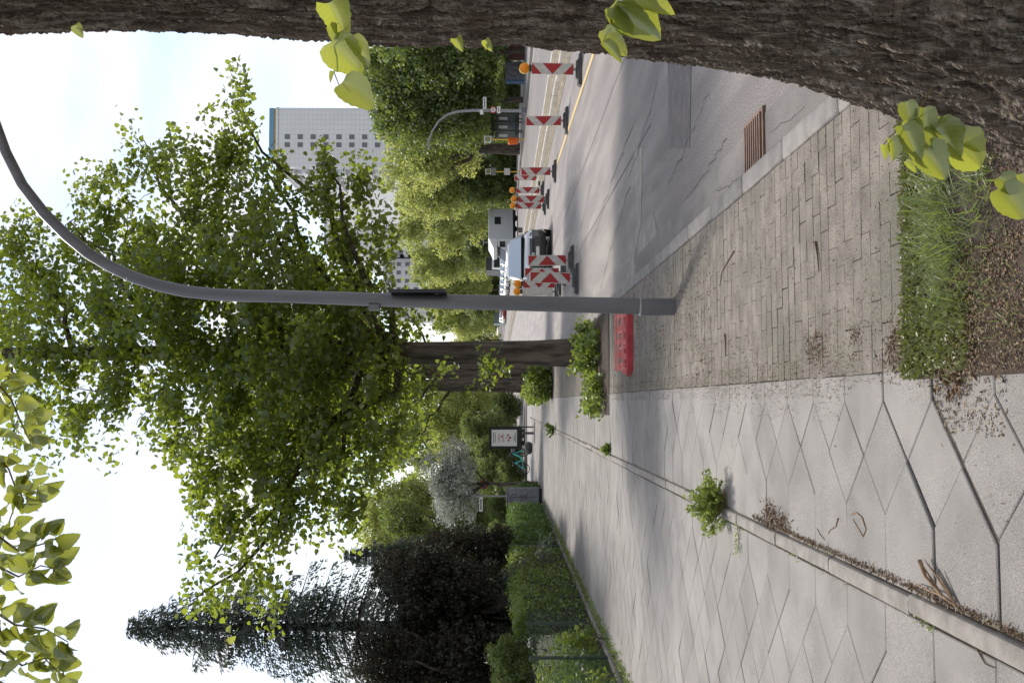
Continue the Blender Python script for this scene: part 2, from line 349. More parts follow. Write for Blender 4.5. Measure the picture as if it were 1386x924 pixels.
# painted lines
def strip(name, a, b, wd, z, m):
    a, b = Vector(a), Vector(b); d = (b - a); nrm = Vector((-d.y, d.x, 0)).normalized() * wd / 2
    return polysheet(name, [a - nrm, b - nrm, b + nrm, a + nrm], z, m)
ya, yb = G(818, 30, ZR), G(754, 222, ZR)
strip('yellow_line_marking', ya, yb, 0.14, ZR + 0.009, yellow_mark)
strip('white_edge_marking', (17.4, 5, 0), (17.4, 120, 0), 0.16, ZR + 0.005, white_mark)
strip('white_lane_marking', (11.35, 5, 0), (11.35, 120, 0), 0.14, ZR + 0.005, white_mark)
strip('road_seam_marking', (4.9, 6, 0), (5.1, 60, 0), 0.035, ZR + 0.004, patch_d)
strip('road_seam_strip', (3.3, 12, 0), (3.6, 60, 0), 0.03, ZR + 0.0042, patch_d)

def crack(name, pts, wd, z, m, parent=None):
    w_ = [G(x, y, ZR) for x, y in pts]; b = MB(); vs = []
    for i, p in enumerate(w_):
        d = (w_[min(i + 1, len(w_) - 1)] - w_[max(i - 1, 0)]); nn = Vector((-d.y, d.x, 0)).normalized() * wd * (0.4 + 0.8 * random.random()) / 2
        vs += [(p.x - nn.x, p.y - nn.y, z), (p.x + nn.x, p.y + nn.y, z)]
    b.add(vs, [(2 * i, 2 * i + 1, 2 * i + 3, 2 * i + 2) for i in range(len(w_) - 1)]); return struct(b.build(name, m))
tar = mat('tar', (0.03, 0.028, 0.03), (0.045, 0.042, 0.044), scale=8, rough=0.7)
def wander(a, b_, n, j): return [(a[0] + (b_[0] - a[0]) * i / n + random.gauss(0, j), a[1] + (b_[1] - a[1]) * i / n + random.gauss(0, j)) for i in range(n + 1)]
for i, (a, b_, n_, j_, wd) in enumerate([((1000, 242), (968, 262), 9, 1.4, .02), ((1010, 250), (975, 254), 8, 1.2, .016), ((985, 190), (930, 270), 16, 1.6, .018), ((962, 120), (905, 250), 18, 1.5, .02), ((890, 110), (812, 395), 22, 1.2, .03), ((1090, 145), (1045, 180), 9, 1.2, .014), ((860, 160), (800, 330), 18, 1.0, .03), ((800, 250), (778, 345), 9, 0.8, .04)]):
    crack('road_crack', wander(a, b_, n_, j_), wd * 0.45, ZR + 0.0055 + 0.0002 * i, tar)
def box_piece(name, sx, sy, sz, m, bev=0.006):
    """A bevelled block whose top is z = 0, origin in the middle of its top."""
    b = MB(); hx, hy = sx / 2, sy / 2
    def ring(i, z): return [(-hx + i, -hy + i, z), (hx - i, -hy + i, z), (hx - i, hy - i, z), (-hx + i, hy - i, z)]
    b.add(ring(bev, 0) + ring(bev * 0.3, -bev * 0.35) + ring(0, -bev) + ring(0, -sz), [(0, 1, 2, 3)] + [(q * 4 + (i + 1) % 4, q * 4 + i, (q + 1) * 4 + i, (q + 1) * 4 + (i + 1) % 4) for q in range(3) for i in range(4)])
    return b.mesh(name, m, True)
def poly_piece(name, poly, sz, m, bev=0.005):
    b = MB(); n = len(poly); c = sum((Vector(p) for p in poly), Vector((0, 0))) / n
    def ring(i, z): return [(p[0] + (c.x - p[0]) * i * 5, p[1] + (c.y - p[1]) * i * 5, z) for p in poly]
    b.add(ring(bev, 0) + ring(0, -bev * 0.7) + ring(0, -sz), [tuple(range(n))] + [(q * n + (i + 1) % n, q * n + i, (q + 1) * n + i, (q + 1) * n + (i + 1) % n) for q in range(2) for i in range(n)])
    return b.mesh(name, m)
def kerb_line(name, x, wd, y0, y1, ln, top, m, depth=0.3, bev=0.02):
    base = struct(MB().box(x - wd / 2 + 0.01, x + wd / 2 - 0.01, y0, y1, top - depth, top - 0.03).build(name, joint_m))
    me = box_piece('kerb_stone', wd, ln - 0.008, depth - 0.05, m, bev)
    y = y0 + ln / 2
    while y < y1:
        link('kerb_stone', me, base, M=Matrix.Translation((x + random.gauss(0, 0.003), y, top + random.gauss(0, 0.002))) @ Matrix.Rotation(random.gauss(0, 0.002), 4, 'Z'))
        y += ln
    return base
kerb_line('kerb', 1.505, 0.14, 1.0, 50.0, 1.0, 0.004, kerb_m)
kerb_line('median_kerb', 9.42, 0.13, 14.0, 70.0, 1.4, 0.0, mat('pale_kerb', (0.5, 0.47, 0.43), (0.4, 0.37, 0.33), scale=5, rnd=0.06))
kerb_line('median_far_kerb', 10.87, 0.13, 16.0, 80.0, 1.6, 0.0, MATS['pale_kerb'])
struct(MB().box(9.355, 9.485, 70, 240, -0.2, 0).box(10.805, 10.935, 80, 240, -0.2, 0).build('distant_median_kerb', MATS['pale_kerb']))
struct(MB().box(18.0, 18.3, -12, 320, -0.2, 0.003).build('far_kerb', kerb_m))

# ------------------------------------------------------------------ pavement: slabs laid diagonally, edging, small pavers
pave = sheet('pavement', -3.72, 1.43, -6, 50.4, -0.010, joint_m)
HB = 0.2475
slab_ms = []
for k in range(3):
    s_ = HB - 0.0008; j = lambda: random.uniform(-0.003, 0.001)
    slab_ms.append(poly_piece('slab', [(0 + j(), -s_ + 0.0), (s_ + j(), 0 + j()), (j(), s_ + j()), (-s_ - j(), j())], 0.06, slab_m))
def hat(sgn, ext):
    g = 0.001; p = [(0 * sgn, -HB + g), (ext * sgn, -HB + g), (ext * sgn, HB - g), (0, HB - g), (-(HB - 1.4 * g) * sgn, 0)]
    if sgn < 0: p = p[::-1]
    return poly_piece('slab', p, 0.06, slab_m)
def place_slab(me, x, y, near, joined, tilt=0.004):
    dx = dy = 0.0
    k = x - y
    if -0.9 < x < 0.2 and y < 5.0:                       # the ground has sunk here and the joints gape
        if k > -4.02: dx, dy = 0.027, -0.027
        elif k > -4.50: dx, dy = 0.008, -0.008
    M = Matrix.Translation((x + dx + random.gauss(0, 0.0011), y + dy + random.gauss(0, 0.0011), random.gauss(0, 0.0016))) @ Euler((random.gauss(0, tilt), random.gauss(0, tilt), random.gauss(0, 0.002))).to_matrix().to_4x4()
    if near: link('slab', me, pave, M=M)
    else:
        joined.add([M @ v.co for v in me.vertices], [tuple(p.vertices) for p in me.polygons])
joined = MB()
def in_view(x, y): return 2.7 < y < 10.3 and x > -0.275 * y - 0.25
hatL, hatR = hat(-1, 0.285), hat(1, 0.125)
k = -22
while True:
    y = 4.0 + 0.495 * k
    if y > 50: break
    place_slab(slab_ms[k % 3], -HB, y, in_view(-HB, y), joined)
    place_slab(hatL, -0.495, y + HB, in_view(-0.6, y), joined)
    if not (15.4 < y < 19.8): place_slab(hatR, 0.0, y + HB, in_view(0, y), joined)
    k += 1
hat2R, hat2L = hat(1, 0.20), hat(-1, 0.37)
k = -26
while True:
    y = 6.0 + 0.495 * k
    if y > 50: break
    place_slab(hat2R, -1.08, y + HB, in_view(-1.0, y), joined)
    for c in range(1, 9):
        yy = y + (HB if c % 2 == 0 else 0.0); x = -1.08 - HB * c
        place_slab(slab_ms[(k + c) % 3], x, yy, in_view(x, yy), joined)
    place_slab(hat2L, -1.08 - HB * 9, y , in_view(-3.5, y), joined)
    k += 1
stuff(joined.build('slabs_beyond', slab_m, pave))
# edging stones between path and verge
edging = struct(MB().box(-0.865, -0.785, -5, 50, -0.1, -0.02).build('edging', joint_m))
b = MB(); prof = [(-0.041, -0.07), (-0.041, 0.010), (-0.037, 0.019), (-0.026, 0.024), (0.020, 0.025), (0.034, 0.019), (0.040, 0.006), (0.042, -0.07)]
for yy in (-0.495, 0.495): b.add([(p[0], yy, p[1]) for p in prof], [])
n_ = len(prof); b.f = [(i, i + 1, n_ + i + 1, n_ + i) for i in range(n_ - 1)] + [tuple(range(n_ - 1, -1, -1)), tuple(range(n_, 2 * n_))]; b.m = [0] * len(b.f)
edge_me = b.mesh('edging_stone', edge_m, True)
for i in range(-4, 49):
    link('edging_stone', edge_me, edging, M=Matrix.Translation((-0.825 + random.gauss(0, 0.004), 5.20 + i + 0.005 - 0.5, random.gauss(0, 0.003))) @ Euler((random.gauss(0, 0.004), 0, random.gauss(0, 0.004))).to_matrix().to_4x4())
# pavers in running rows across the verge
pav_ms = []
for k in range(5):
    q = lambda: random.uniform(-0.0035, 0.0015)
    hx, hy = 0.1076, 0.0582
    qx = lambda: random.uniform(-0.0006, 0.0006)
    pav_ms.append(poly_piece('paver', [(-hx + qx(), -hy + q()), (q(), -hy + q()), (hx + qx(), -hy + q()), (hx + qx(), hy + q()), (q(), hy + q()), (-hx + qx(), hy + q())], 0.06, paver_m, 0.004))
half_ms = [poly_piece('paver', [(-0.0535, -0.059 + q()), (0.0535, -0.059 + q()), (0.0535 + q(), 0.059 + q()), (-0.0535 + q(), 0.059)], 0.06, paver_m, 0.01) for k in range(2)]
pj = MB(); cnt = 0; row = 0; y = 4.17
while y < 49.5:
    if not (15.45 < y < 19.95) and not (31.5 < y < 33.5) and not (42.5 < y < 44.5):
        off = row % 2; x = 0.129
        xs = []
        if off: xs.append((x + 0.054, True)); x += 0.108
        while x + 0.216 < 1.44: xs.append((x + 0.108, False)); x += 0.216
        if x + 0.105 < 1.44: xs.append((x + 0.054, True))
        for xx, hf in xs:
            me = random.choice(half_ms if hf else pav_ms)
            wob = 0.004 * math.sin(3.1 * xx + 1.7 * y)
            M = Matrix.Translation((xx + random.gauss(0, 0.002), y + wob + random.gauss(0, 0.0008), 0.001 + 0.003 * math.sin(2 * xx + 3 * y) + random.gauss(0, 0.0007))) @ Euler((random.gauss(0, 0.004), random.gauss(0, 0.002), random.gauss(0, 0.004) + (math.pi if random.random() < 0.5 else 0))).to_matrix().to_4x4()
            if cnt < 295: link('paver', me, pave, M=M); cnt += 1
            else: pj.add([M @ v.co for v in me.vertices], [tuple(p.vertices) for p in me.polygons])
    row += 1; y += 0.1205
stuff(pj.build('pavers_beyond', paver_m, pave))

# tree beds: uneven soil
def bed(name, x0, x1, y0, y1, h):
    nx, ny = int((x1 - x0) / 0.05), int((y1 - y0) / 0.05); b = MB(); vs = []
    for j in range(ny + 1):
        for i in range(nx + 1):
            u, v = i / nx, j / ny; e = min(1, 8 * min(u, 1 - u, v, 1 - v))
            vs.append((x0 + (x1 - x0) * u, y0 + (y1 - y0) * v, 0.005 + e * h + 0.012 * e * math.sin(13 * u + 7 * v) * math.sin(17 * v + 3) + random.uniform(0, 0.012) * e))
    b.add(vs, [(j * (nx + 1) + i, j * (nx + 1) + i + 1, (j + 1) * (nx + 1) + i + 1, (j + 1) * (nx + 1) + i) for j in range(ny) for i in range(nx)])
    return struct(b.build(name, soil_m))
bed('tree_bed', 0.09, 1.43, 0.6, 4.12, 0.035)
bed('second_tree_bed', -0.20, 1.40, 15.5, 20.0, 0.02)
bed('third_tree_bed', 0.1, 1.40, 31.5, 33.5, 0.02)
bed('fourth_tree_bed', 0.1, 1.40, 42.5, 44.5, 0.02)
# ------------------------------------------------------------------ the near lime tree: bark in relief, shoots with single leaves
def vnoise(x, y, seed=0, px=None):
    """2-D value noise with smooth steps; px = period in x."""
    xi, yi = np.floor(x).astype(int), np.floor(y).astype(int); fx, fy = x - xi, y - yi
    fx = fx * fx * (3 - 2 * fx); fy = fy * fy * (3 - 2 * fy)
    def h(a, b):
        if px: a = np.mod(a, px)
        q = np.sin(a * 127.1 + b * 311.7 + seed * 74.7) * 43758.5453; return q - np.floor(q)
    return (h(xi, yi) * (1 - fx) + h(xi + 1, yi) * fx) * (1 - fy) + (h(xi, yi + 1) * (1 - fx) + h(xi + 1, yi + 1) * fx) * fy
TX, TY = 1.30, 2.80
def edge_r(ix, iy):
    d = ray(ix, iy); ang = math.atan2(TX, TY) - math.atan2(d.x, d.y); D = math.hypot(TX, TY)
    return D * math.sin(ang), CAMH + (d.z / math.hypot(d.x, d.y)) * D * math.cos(ang)
prof_px = [(0, 36), (150, 31), (300, 32), (420, 42), (500, 50), (600, 52), (700, 55), (850, 68), (1000, 86), (1100, 104), (1200, 138), (1300, 172), (1386, 203)]
pr = sorted([(z, r) for r, z in (edge_r(*p) for p in prof_px)])
pz = np.array([-0.15] + [p[0] for p in pr] + [3.9, 5.2]); prr = np.array([0.80] + [p[1] for p in pr] + [0.235, 0.20])
nth, nzv = 520, 820
zz = np.concatenate([np.linspace(-0.1, 3.3, nzv - 60), np.linspace(3.32, 5.2, 60)]); th = np.linspace(0, 2 * np.pi, nth, endpoint=False)
Z, T = np.meshgrid(zz, th, indexing='ij')
R0 = np.interp(zz, pz, prr)
Rst = np.minimum(R0, 0.29 + 0.02 * np.clip(1.6 - zz, 0, 2))
facing = 0.5 + 0.5 * np.cos(T - math.pi * 1.02)
Rad = Rst[:, None] + (R0 - Rst)[:, None] * np.clip(facing * 1.25 + 0.10 * np.sin(5 * T + 0.7), 0.05, 1.0)
arc = T / (2 * np.pi)
warp = 0.9 * vnoise(arc * 24, Z * 2.2, 3, 24) + 0.35 * vnoise(arc * 60, Z * 7, 8, 60)
rid = np.zeros_like(Z)
for kx, kz, am, sd in ((46, 1.5, 1.0, 1), (88, 4.0, 0.85, 2), (170, 12, 0.5, 5), (300, 40, 0.25, 7)):
    n1 = vnoise(arc * kx + warp * (kx / 46.0) * 0.8, Z * kz, sd)
    rid += am * np.clip(np.abs(2 * n1 - 1) * 2.4, 0, 1) ** 0.8
seam = np.clip(np.minimum(T, 2 * np.pi - T) / 0.25, 0, 1)            # the back of the trunk, where the pattern closes
rid = rid * seam + rid.mean() * (1 - seam)
amp = 0.024 + 0.012 * np.clip((1.2 - Z) / 1.2, 0, 1)
Rad = Rad + amp * (rid - 1.5) + 0.009 * (vnoise(arc * 260, Z * 90, 9, 260) - 0.5) + RNG.normal(size=Z.shape) * 0.0012 + 0.02 * (vnoise(arc * 9, Z * 1.6, 11, 9) - 0.5)
X = TX + Rad * np.cos(T) - 0.02 * np.clip(Z - 2, 0, 9) * 0.0; Y_ = TY + Rad * np.sin(T)
V = np.stack([X, Y_, Z], -1).reshape(-1, 3).astype(np.float32)
ii, jj = np.meshgrid(np.arange(nzv - 1), np.arange(nth), indexing='ij'); j2 = (jj + 1) % nth
F = np.stack([ii * nth + jj, ii * nth + j2, (ii + 1) * nth + j2, (ii + 1) * nth + jj], -1).reshape(-1).astype(np.int32)
me = bpy.data.meshes.new('trunk'); me.vertices.add(len(V)); me.vertices.foreach_set('co', V.ravel())
me.loops.add(len(F)); me.loops.foreach_set('vertex_index', F); nf = len(F) // 4
me.polygons.add(nf); me.polygons.foreach_set('loop_start', np.arange(0, nf * 4, 4, dtype=np.int32)); me.polygons.foreach_set('loop_total', np.full(nf, 4, dtype=np.int32))
me.polygons.foreach_set('use_smooth', np.zeros(nf, dtype=bool)); me.materials.append(bark_m); me.update(calc_edges=True)
near_tree = thing('lime_tree', 'big lime trunk with deeply furrowed bark and leafy shoots, rising from the grassy bed', 'tree')
link('trunk', me, near_tree)
def pt(p): return tuple(p)
limb_ends = [(-1.6, 0.4, 7.2), (2.9, 0.8, 7.6), (1.0, -1.2, 8.2), (0.2, 2.6, 7.6), (2.6, 3.6, 8.0)]
b = MB()
for e in limb_ends: pa = bend((TX, TY, 5.0), e, 6, 0.2); b.tube(pa, taper(0.13, 0.03, 6), 8)
b.build('limb', bark_d, near_tree, True)
me, C = foliage('crown', [((-1.2, 0.0, 7.3), (2.0, 2.0, 1.5)), ((2.8, 0.6, 7.6), (2.2, 2.2, 1.7)), ((1.0, -1.4, 8.2), (2.3, 2.2, 1.8)), ((0.8, 2.4, 8.6), (2.2, 1.8, 1.4)), ((1.0, 0.6, 10.0), (2.6, 2.6, 2.0))], 5, 16, 0.3, 0.11, L_main)
link('crown', me, near_tree)
# single leaves with an outline, a fold along the midrib and a soft curl
def big_leaf(name, curl, fold, seed):
    rr = random.Random(seed); b = MB(); n = 13; vs = []
    for i in range(n):
        t = i / (n - 1); q = max(0.0, math.sin(math.pi * min(1.0, t ** 0.62 * 0.99 + 0.01)))
        wd = 0.47 * q ** 0.72 * (1 - 0.12 * t) + (0.025 if 0 < i < n - 1 else 0.0); wd = 0.0 if i == n - 1 else wd * (1 + rr.uniform(-0.04, 0.04)) * (1.03 if i % 2 else 0.97)
        z = -curl * t * t; lobe = -0.10 * max(0.0, 1 - t * 4.5) if i else -0.05
        for sx in (-1, -0.66, -0.33, 0, 0.33, 0.66, 1):
            vs.append((sx * (wd if i else 0.22), t + lobe * abs(sx) ** 1.5, z + fold * abs(sx) ** 1.3 * wd + 0.018 * math.sin(8 * t + 4 * sx + seed) * abs(sx) - 0.010 * ((i % 2) * abs(sx))))
    fs = [(i * 7 + j, i * 7 + j + 1, (i + 1) * 7 + j + 1, (i + 1) * 7 + j) for i in range(n - 1) for j in range(6)]
    b.add(vs, fs); me = b.mesh(name, L_near)
    at = me.attributes.new('rnd', 'FLOAT', 'FACE'); at.data.foreach_set('value', [0.15 + 0.2 * (seed % 2) + 0.10 * rr.random() for i in range(len(fs))])
    for q in me.polygons: q.use_smooth = True
    return me
LEAF = [big_leaf('leaf', c, f, i) for i, (c, f) in enumerate([(0.25, 0.25), (0.1, 0.45), (0.4, 0.15), (0.3, 0.7)])]
def put_leaf(parent, base, tipp, nrm, wide=1.0, k=None):
    base, tipp = Vector(base), Vector(tipp); d = tipp - base; Ln = d.length; t = d / Ln
    n = (nrm - t * nrm.dot(t)).normalized(); s = t.cross(n)
    M = Matrix(((s.x * Ln * wide, t.x * Ln, n.x * Ln, base.x), (s.y * Ln * wide, t.y * Ln, n.y * Ln, base.y), (s.z * Ln * wide, t.z * Ln, n.z * Ln, base.z), (0, 0, 0, 1)))
    return link('leaf', LEAF[random.randrange(4) if k is None else k], parent, M=M)
def rvec(a=1.0): return Vector((random.gauss(0, a), random.gauss(0, a), random.gauss(0, a)))
TOCAM = Vector((0, -1, 0.15))
def shoot(stem, leaves, Y, r=0.0022):
    """stem: photo points from the trunk outwards; leaves: (base, tip, width, tilt)."""
    pts = [P(x, y, Y + dy) for x, y, dy in stem]
    o = MB().tube(pts, taper(r, r * 0.5, len(pts) - 1), 6).build('shoot', stalk_m, near_tree, True)
    for (x0, y0), (x1, y1), wd, tl in leaves:
        dy = random.uniform(-0.02, 0.02)
        put_leaf(o, P(x0, y0, Y - 0.01), P(x1, y1, Y - 0.01 + dy), TOCAM + Vector((tl, 0, random.uniform(-.3, .3))), wd)
    return o
shoot([(470, -6, 0.15), (456, 40, 0.03), (448, 66, 0), (453, 80, 0), (452, 98, 0), (460, 118, 0), (468, 128, 0)],
      [((446, 4), (468, 50), .85, .2), ((449, 56), (490, 102), .95, -.2), ((474, 52), (500, 90), .6, .5), ((463, 112), (506, 146), .95, .3), ((455, 34), (452, 60), .7, .6), ((452, 98), (446, 110), .5, 0)], 2.45)
shoot([(836, -20, 0.15), (832, 5, 0.05), (822, 22, 0), (817, 40, 0), (817, 58, 0)],
      [((833, 2), (900, 36), 1.0, .2), ((834, 8), (893, 55), .62, -.6), ((826, 12), (842, 46), .8, .6), ((818, 40), (848, 78), .62, -.2), ((817, 58), (842, 84), .5, .5), ((836, 0), (916, 14), .75, .5)], 2.35)
shoot([(1262, 120, 0.12), (1246, 145, 0.05), (1225, 168, 0), (1205, 185, 0), (1194, 198, 0)],
      [((1226, 138), (1236, 172), .8, .1), ((1229, 162), (1243, 190), .9, -.3), ((1222, 170), (1246, 222), .62, .3), ((1204, 187), (1214, 218), .8, .5), ((1196, 196), (1201, 214), .7, 0), ((1250, 146), (1252, 194), .72, .3), ((1264, 168), (1300, 218), .85, -.5), ((1246, 200), (1282, 240), .95, .2), ((1285, 190), (1336, 226), 1.0, -.1), ((1262, 165), (1288, 184), .8, .5), ((1304, 192), (1336, 198), .8, .4), ((1226, 218), (1243, 232), .5, 0)], 2.30)
shoot([(1398, 225, 0.08), (1378, 245, 0.0), (1372, 262, 0)],
      [((1352, 240), (1374, 262), 1.1, .3), ((1352, 255), (1386, 296), 1.0, -.2), ((1380, 236), (1392, 262), .9, .4)], 2.2)
for (x, y) in ((105, 40), (620, 58), (660, 60)):
    shoot([(x + 6, y - 16, 0.12), (x, y, 0.04)], [((x - 3, y - 6), (x + 5, y + 9), .8, .2), ((x + 2, y), (x - 4, y + 8), .6, -.3)], 2.58)
# hanging branches of the same tree overhead, leaf by leaf
def hang(pts, nl, Y, size=0.072):
    nl = int(nl * 1.3)
    wp = [P(x, y, Y + dy) for x, y, dy in pts]
    o = MB().tube(wp, taper(0.006, 0.0018, len(wp) - 1), 6).build('branch', stalk_m, near_tree, True)
    for i in range(nl):
        t = (0.08 + 0.92 * (i + random.random() * 0.7) / nl) * (len(wp) - 1); a = min(int(t), len(wp) - 2)
        p = wp[a].lerp(wp[a + 1], t - a) + rvec(0.012)
        ax = (wp[a + 1] - wp[a]).normalized(); sd = 1 if i % 2 else -1
        out = ax.cross(Vector((0, 1, 0.3))).normalized() * sd
        b0 = p + (out * 0.5 + ax * 0.3 + rvec(0.25)) * 0.035
        d = (out * 0.75 + ax * 0.55 + Vector((0, -0.1, -0.45)) + rvec(0.35)).normalized()
        sz = size * random.uniform(0.65, 1.15)
        put_leaf(o, b0, b0 + d * sz, Vector((-0.3, -0.55, 0.75)) + rvec(0.45), random.uniform(0.8, 1.05))
    return o
hang([(-70, 470, 0.2), (-20, 500, 0), (15, 540, 0), (30, 575, 0.05), (42, 600, 0)], 22, 4.1)
hang([(-60, 560, 0.1), (-15, 600, 0), (12, 635, 0), (28, 680, 0), (45, 655, 0)], 24, 4.0)
hang([(-60, 690, 0.1), (-10, 720, 0), (25, 745, 0), (60, 735, 0), (76, 728, 0)], 20, 3.9)
hang([(-60, 720, 0.2), (-5, 765, 0), (25, 780, 0), (55, 765, 0), (80, 770, 0)], 22, 4.2)
hang([(-60, 790, 0.1), (-10, 825, 0), (20, 845, 0), (60, 850, 0), (92, 868, 0)], 26, 3.8)
hang([(-50, 850, 0.1), (0, 880, 0), (30, 900, 0), (60, 890, 0), (85, 915, 0)], 24, 4.0)
hang([(-50, 900, 0.1), (5, 925, 0), (40, 940, 0), (80, 950, 0)], 16, 3.9)
hang([(-60, 600, 0.3), (-12, 560, 0), (4, 520, 0), (18, 505, 0)], 14, 4.3)
hang([(-60, 830, 0.3), (-20, 800, 0.1), (0, 740, 0), (18, 690, 0.1), (40, 640, 0.1)], 26, 4.6)
hang([(310, 880, 0.0), (304, 862, 0), (312, 858, 0)], 2, 6.5, 0.06)

# ------------------------------------------------------------------ street trees in the row
def street_tree(label, bx, by, r, lobes, per, lp, spread, size, m, htrunk, wig=0.0, sprouts=(), flare=1.5):
    t = thing('lime_tree', label, 'tree', group='lime trees in the row along the kerb')
    zs = [-0.05, 0.12, 0.4, 1.0, 2.0, 3.0, 4.0, 5.0, 6.0, 7.5, 9.0, htrunk]
    pa = [(bx + wig * math.sin(z * 0.7) * 0.1, by + 0.04 * math.sin(z), z) for z in zs if z <= htrunk]
    ra = [r * (flare if z < 0 else 1.28 if z < 0.2 else 1.1 if z < 0.6 else 1.0 - 0.055 * z) for z in zs if z <= htrunk]
    ra = [max(q, 0.06) for q in ra]
    b = MB(); n = 28; b.tube(pa, ra, n)
    b.v = [(x + 0.035 * r * math.sin(7 * math.atan2(y - by, x - bx) + z * 0.6), y + 0.035 * r * math.cos(9 * math.atan2(y - by, x - bx)), z) for x, y, z in b.v]
    b.build('trunk', bark_d, t, True)
    me, C = foliage('crown', lobes, per, lp, spread, size, m, flat_up=1.0, zflat=0.45, clump_var=0.65, shell=0.65)
    link('crown', me, t)
    for c, rr_ in lobes[::2] if len(lobes) > 20 else lobes:     # limbs out to the parts of the crown, twigs off them
        c = Vector(c)
        if c.z < 4.6: continue
        zs0 = max(3.4, min(htrunk - 0.8, c.z - 0.55 * (Vector((c.x - bx, c.y - by, 0)).length) - 0.4))
        pa = bend((bx, by, zs0), c, 7, 0.22, -0.03); ln = (c - Vector((bx, by, zs0))).length
        bb = MB().tube(pa, taper(0.035 + 0.011 * ln, 0.014, 7), 7)
        rad = rr_[0] if hasattr(rr_, '__len__') else rr_
        for q in range(7):
            p0 = pa[random.randrange(3, 8)]; bb.tube(bend(p0, p0 + rvec(1.0).normalized() * rad * 0.85, 4, 0.2), taper(0.012, 0.004, 4), 5)
        bb.build('limb', bark_d, t, True)
    for (c, n_, s_) in sprouts:
        me, _ = foliage('sprout', [(c, s_)], n_ / (4.19 * s_ ** 3), 7, 0.1, 0.10, L_main); link('sprout', me, t)['kind'] = 'stuff'
    return t
def LP(lst): 
    out = []
    for ix, iy, rp, Y in lst:
        p = P(ix, iy, Y); rr = rp * Y / FPX; out.append((tuple(p), (rr, rr * 1.15, rr)))
    return out
main_lobes = LP([
    (325, 150, 34, 18.5), (300, 200, 50, 18), (345, 210, 34, 18.5), (318, 118, 14, 18.5), (205, 205, 42, 18), (245, 250, 62, 18), (330, 265, 70, 18), (130, 265, 46, 18.5), (95, 300, 34, 18),
    (415, 275, 38, 18), (462, 288, 34, 18.5), (484, 236, 18, 18), (478, 262, 20, 18), (505, 312, 38, 18), (438, 222, 11, 18), (432, 245, 16, 18), (525, 330, 26, 18.3), (430, 330, 65, 18.5), (170, 330, 60, 18.5), (60, 360, 62, 19), (15, 330, 34, 19), (-20, 420, 80, 19.5),
    (250, 340, 80, 19.5), (350, 360, 85, 17), (470, 380, 70, 19), (100, 440, 75, 18.5), (200, 430, 90, 17.5), (300, 450, 95, 18.5), (400, 450, 90, 17.0), (480, 450, 70, 18.0), (10, 500, 55, 18), (60, 560, 55, 18),
    (130, 530, 55, 18), (125, 590, 30, 17.5), (200, 540, 60, 18), (270, 545, 75, 17.5), (360, 550, 85, 17.0), (450, 540, 80, 17.5), (525, 520, 50, 17.5), (545, 590, 30, 17.2), (520, 610, 32, 17.2), (260, 610, 42, 17.5),
    (330, 640, 80, 17.0), (420, 630, 70, 17), (475, 610, 50, 17), (285, 690, 48, 16.8), (350, 715, 60, 16.6), (420, 700, 42, 16.8), (290, 755, 42, 16.5), (330, 780, 36, 16.5), (275, 800, 26, 16.3), (350, 810, 24, 16.3), (455, 700, 22, 16.8), (480, 680, 16, 16.8),
    (555, 470, 40, 18.5), (560, 430, 28, 19)])
mb = G(800, 478); 
main_tree = street_tree('tall lime tree behind the curved lamp post, its crown spreading over the path', mb.x, 18.4, 0.235, main_lobes, 8.2, 52, 0.225, 0.098, L_main, 10.5,
    sprouts=[(tuple(P(668, 490, 18.0)), 14, 0.28), (tuple(P(600, 500, 18.0)), 6, 0.16), (tuple(P(600, 437, 18.2)), 5, 0.18)])
t2 = G(742, 505); t3 = G(727, 521)
street_tree('second lime of the row, dark trunk just behind the tallest one', 0.97, 32.0, 0.30, LP([(500, 520, 70, 32), (545, 560, 32, 32), (470, 600, 62, 32), (400, 480, 90, 33), (460, 420, 60, 32), (350, 560, 80, 32), (540, 410, 26, 32), (560, 505, 30, 31)]), 4.0, 24, 0.4, 0.16, L_main, 9.0,
    sprouts=[(tuple(P(655, 512, 31.4)), 8, 0.3)])
street_tree('third lime of the row, slim dark trunk near the poster case', 0.72, 43.5, 0.32, LP([(520, 560, 50, 43), (560, 540, 35, 43), (480, 500, 60, 43), (450, 580, 60, 44), (555, 600, 30, 43)]), 2.5, 26, 0.5, 0.2, L_main, 9.0,
    sprouts=[(tuple(P(640, 525, 43)), 7, 0.4)])

# ------------------------------------------------------------------ shrubs, weeds, grass
def shrub(name, label, cat, lobes, per, lp, spread, size, m, shape='oval', stems=None, group=None, droop=0.0, shell=0.3):
    t = thing(name, label, cat, group=group)
    me, C = foliage('foliage', lobes, per, lp, spread, size, m, shape, shell=shell, droop=droop); link('foliage', me, t)
    c0 = Vector(lobes[0][0]); b = MB()
    gz = (stems if stems is not None else 0.0)
    for q in range(6):
        c = Vector(C[random.randrange(len(C))]); b.tube(bend((c0.x + random.gauss(0, .05), c0.y + random.gauss(0, .05), gz), c, 3, 0.2), taper(0.008, 0.003, 3), 5)
    b.build('stem', twig_m, t, True); return t
def tuft_lobes(x0, x1, y0, y1, h, n):
    out = []
    for i in range(n):
        x = random.uniform(x0, x1); y = random.uniform(y0, y1); hh = h * random.uniform(0.35, 1.0); out.append(((x, y, hh * 0.6), (random.uniform(.07, .13), random.uniform(.08, .16), hh * 0.5)))
    return out
def gl(ix, iy, r, z): 
    p = G(ix, iy); return ((p.x, p.y, z), r)
shrub('shrub', 'dense green suckers at the trunk foot behind the red plastic plate', 'shrub', tuft_lobes(0.5, 1.35, 16.5, 18.0, 0.5, 20), 800, 10, 0.06, 0.075, L_weed, 'lime')
shrub('shrub', 'yellow green leafy shrub at the path side of the tree bed', 'shrub', tuft_lobes(-0.18, 0.5, 15.9, 17.6, 0.36, 20), 800, 10, 0.06, 0.07, L_weed, 'lime')
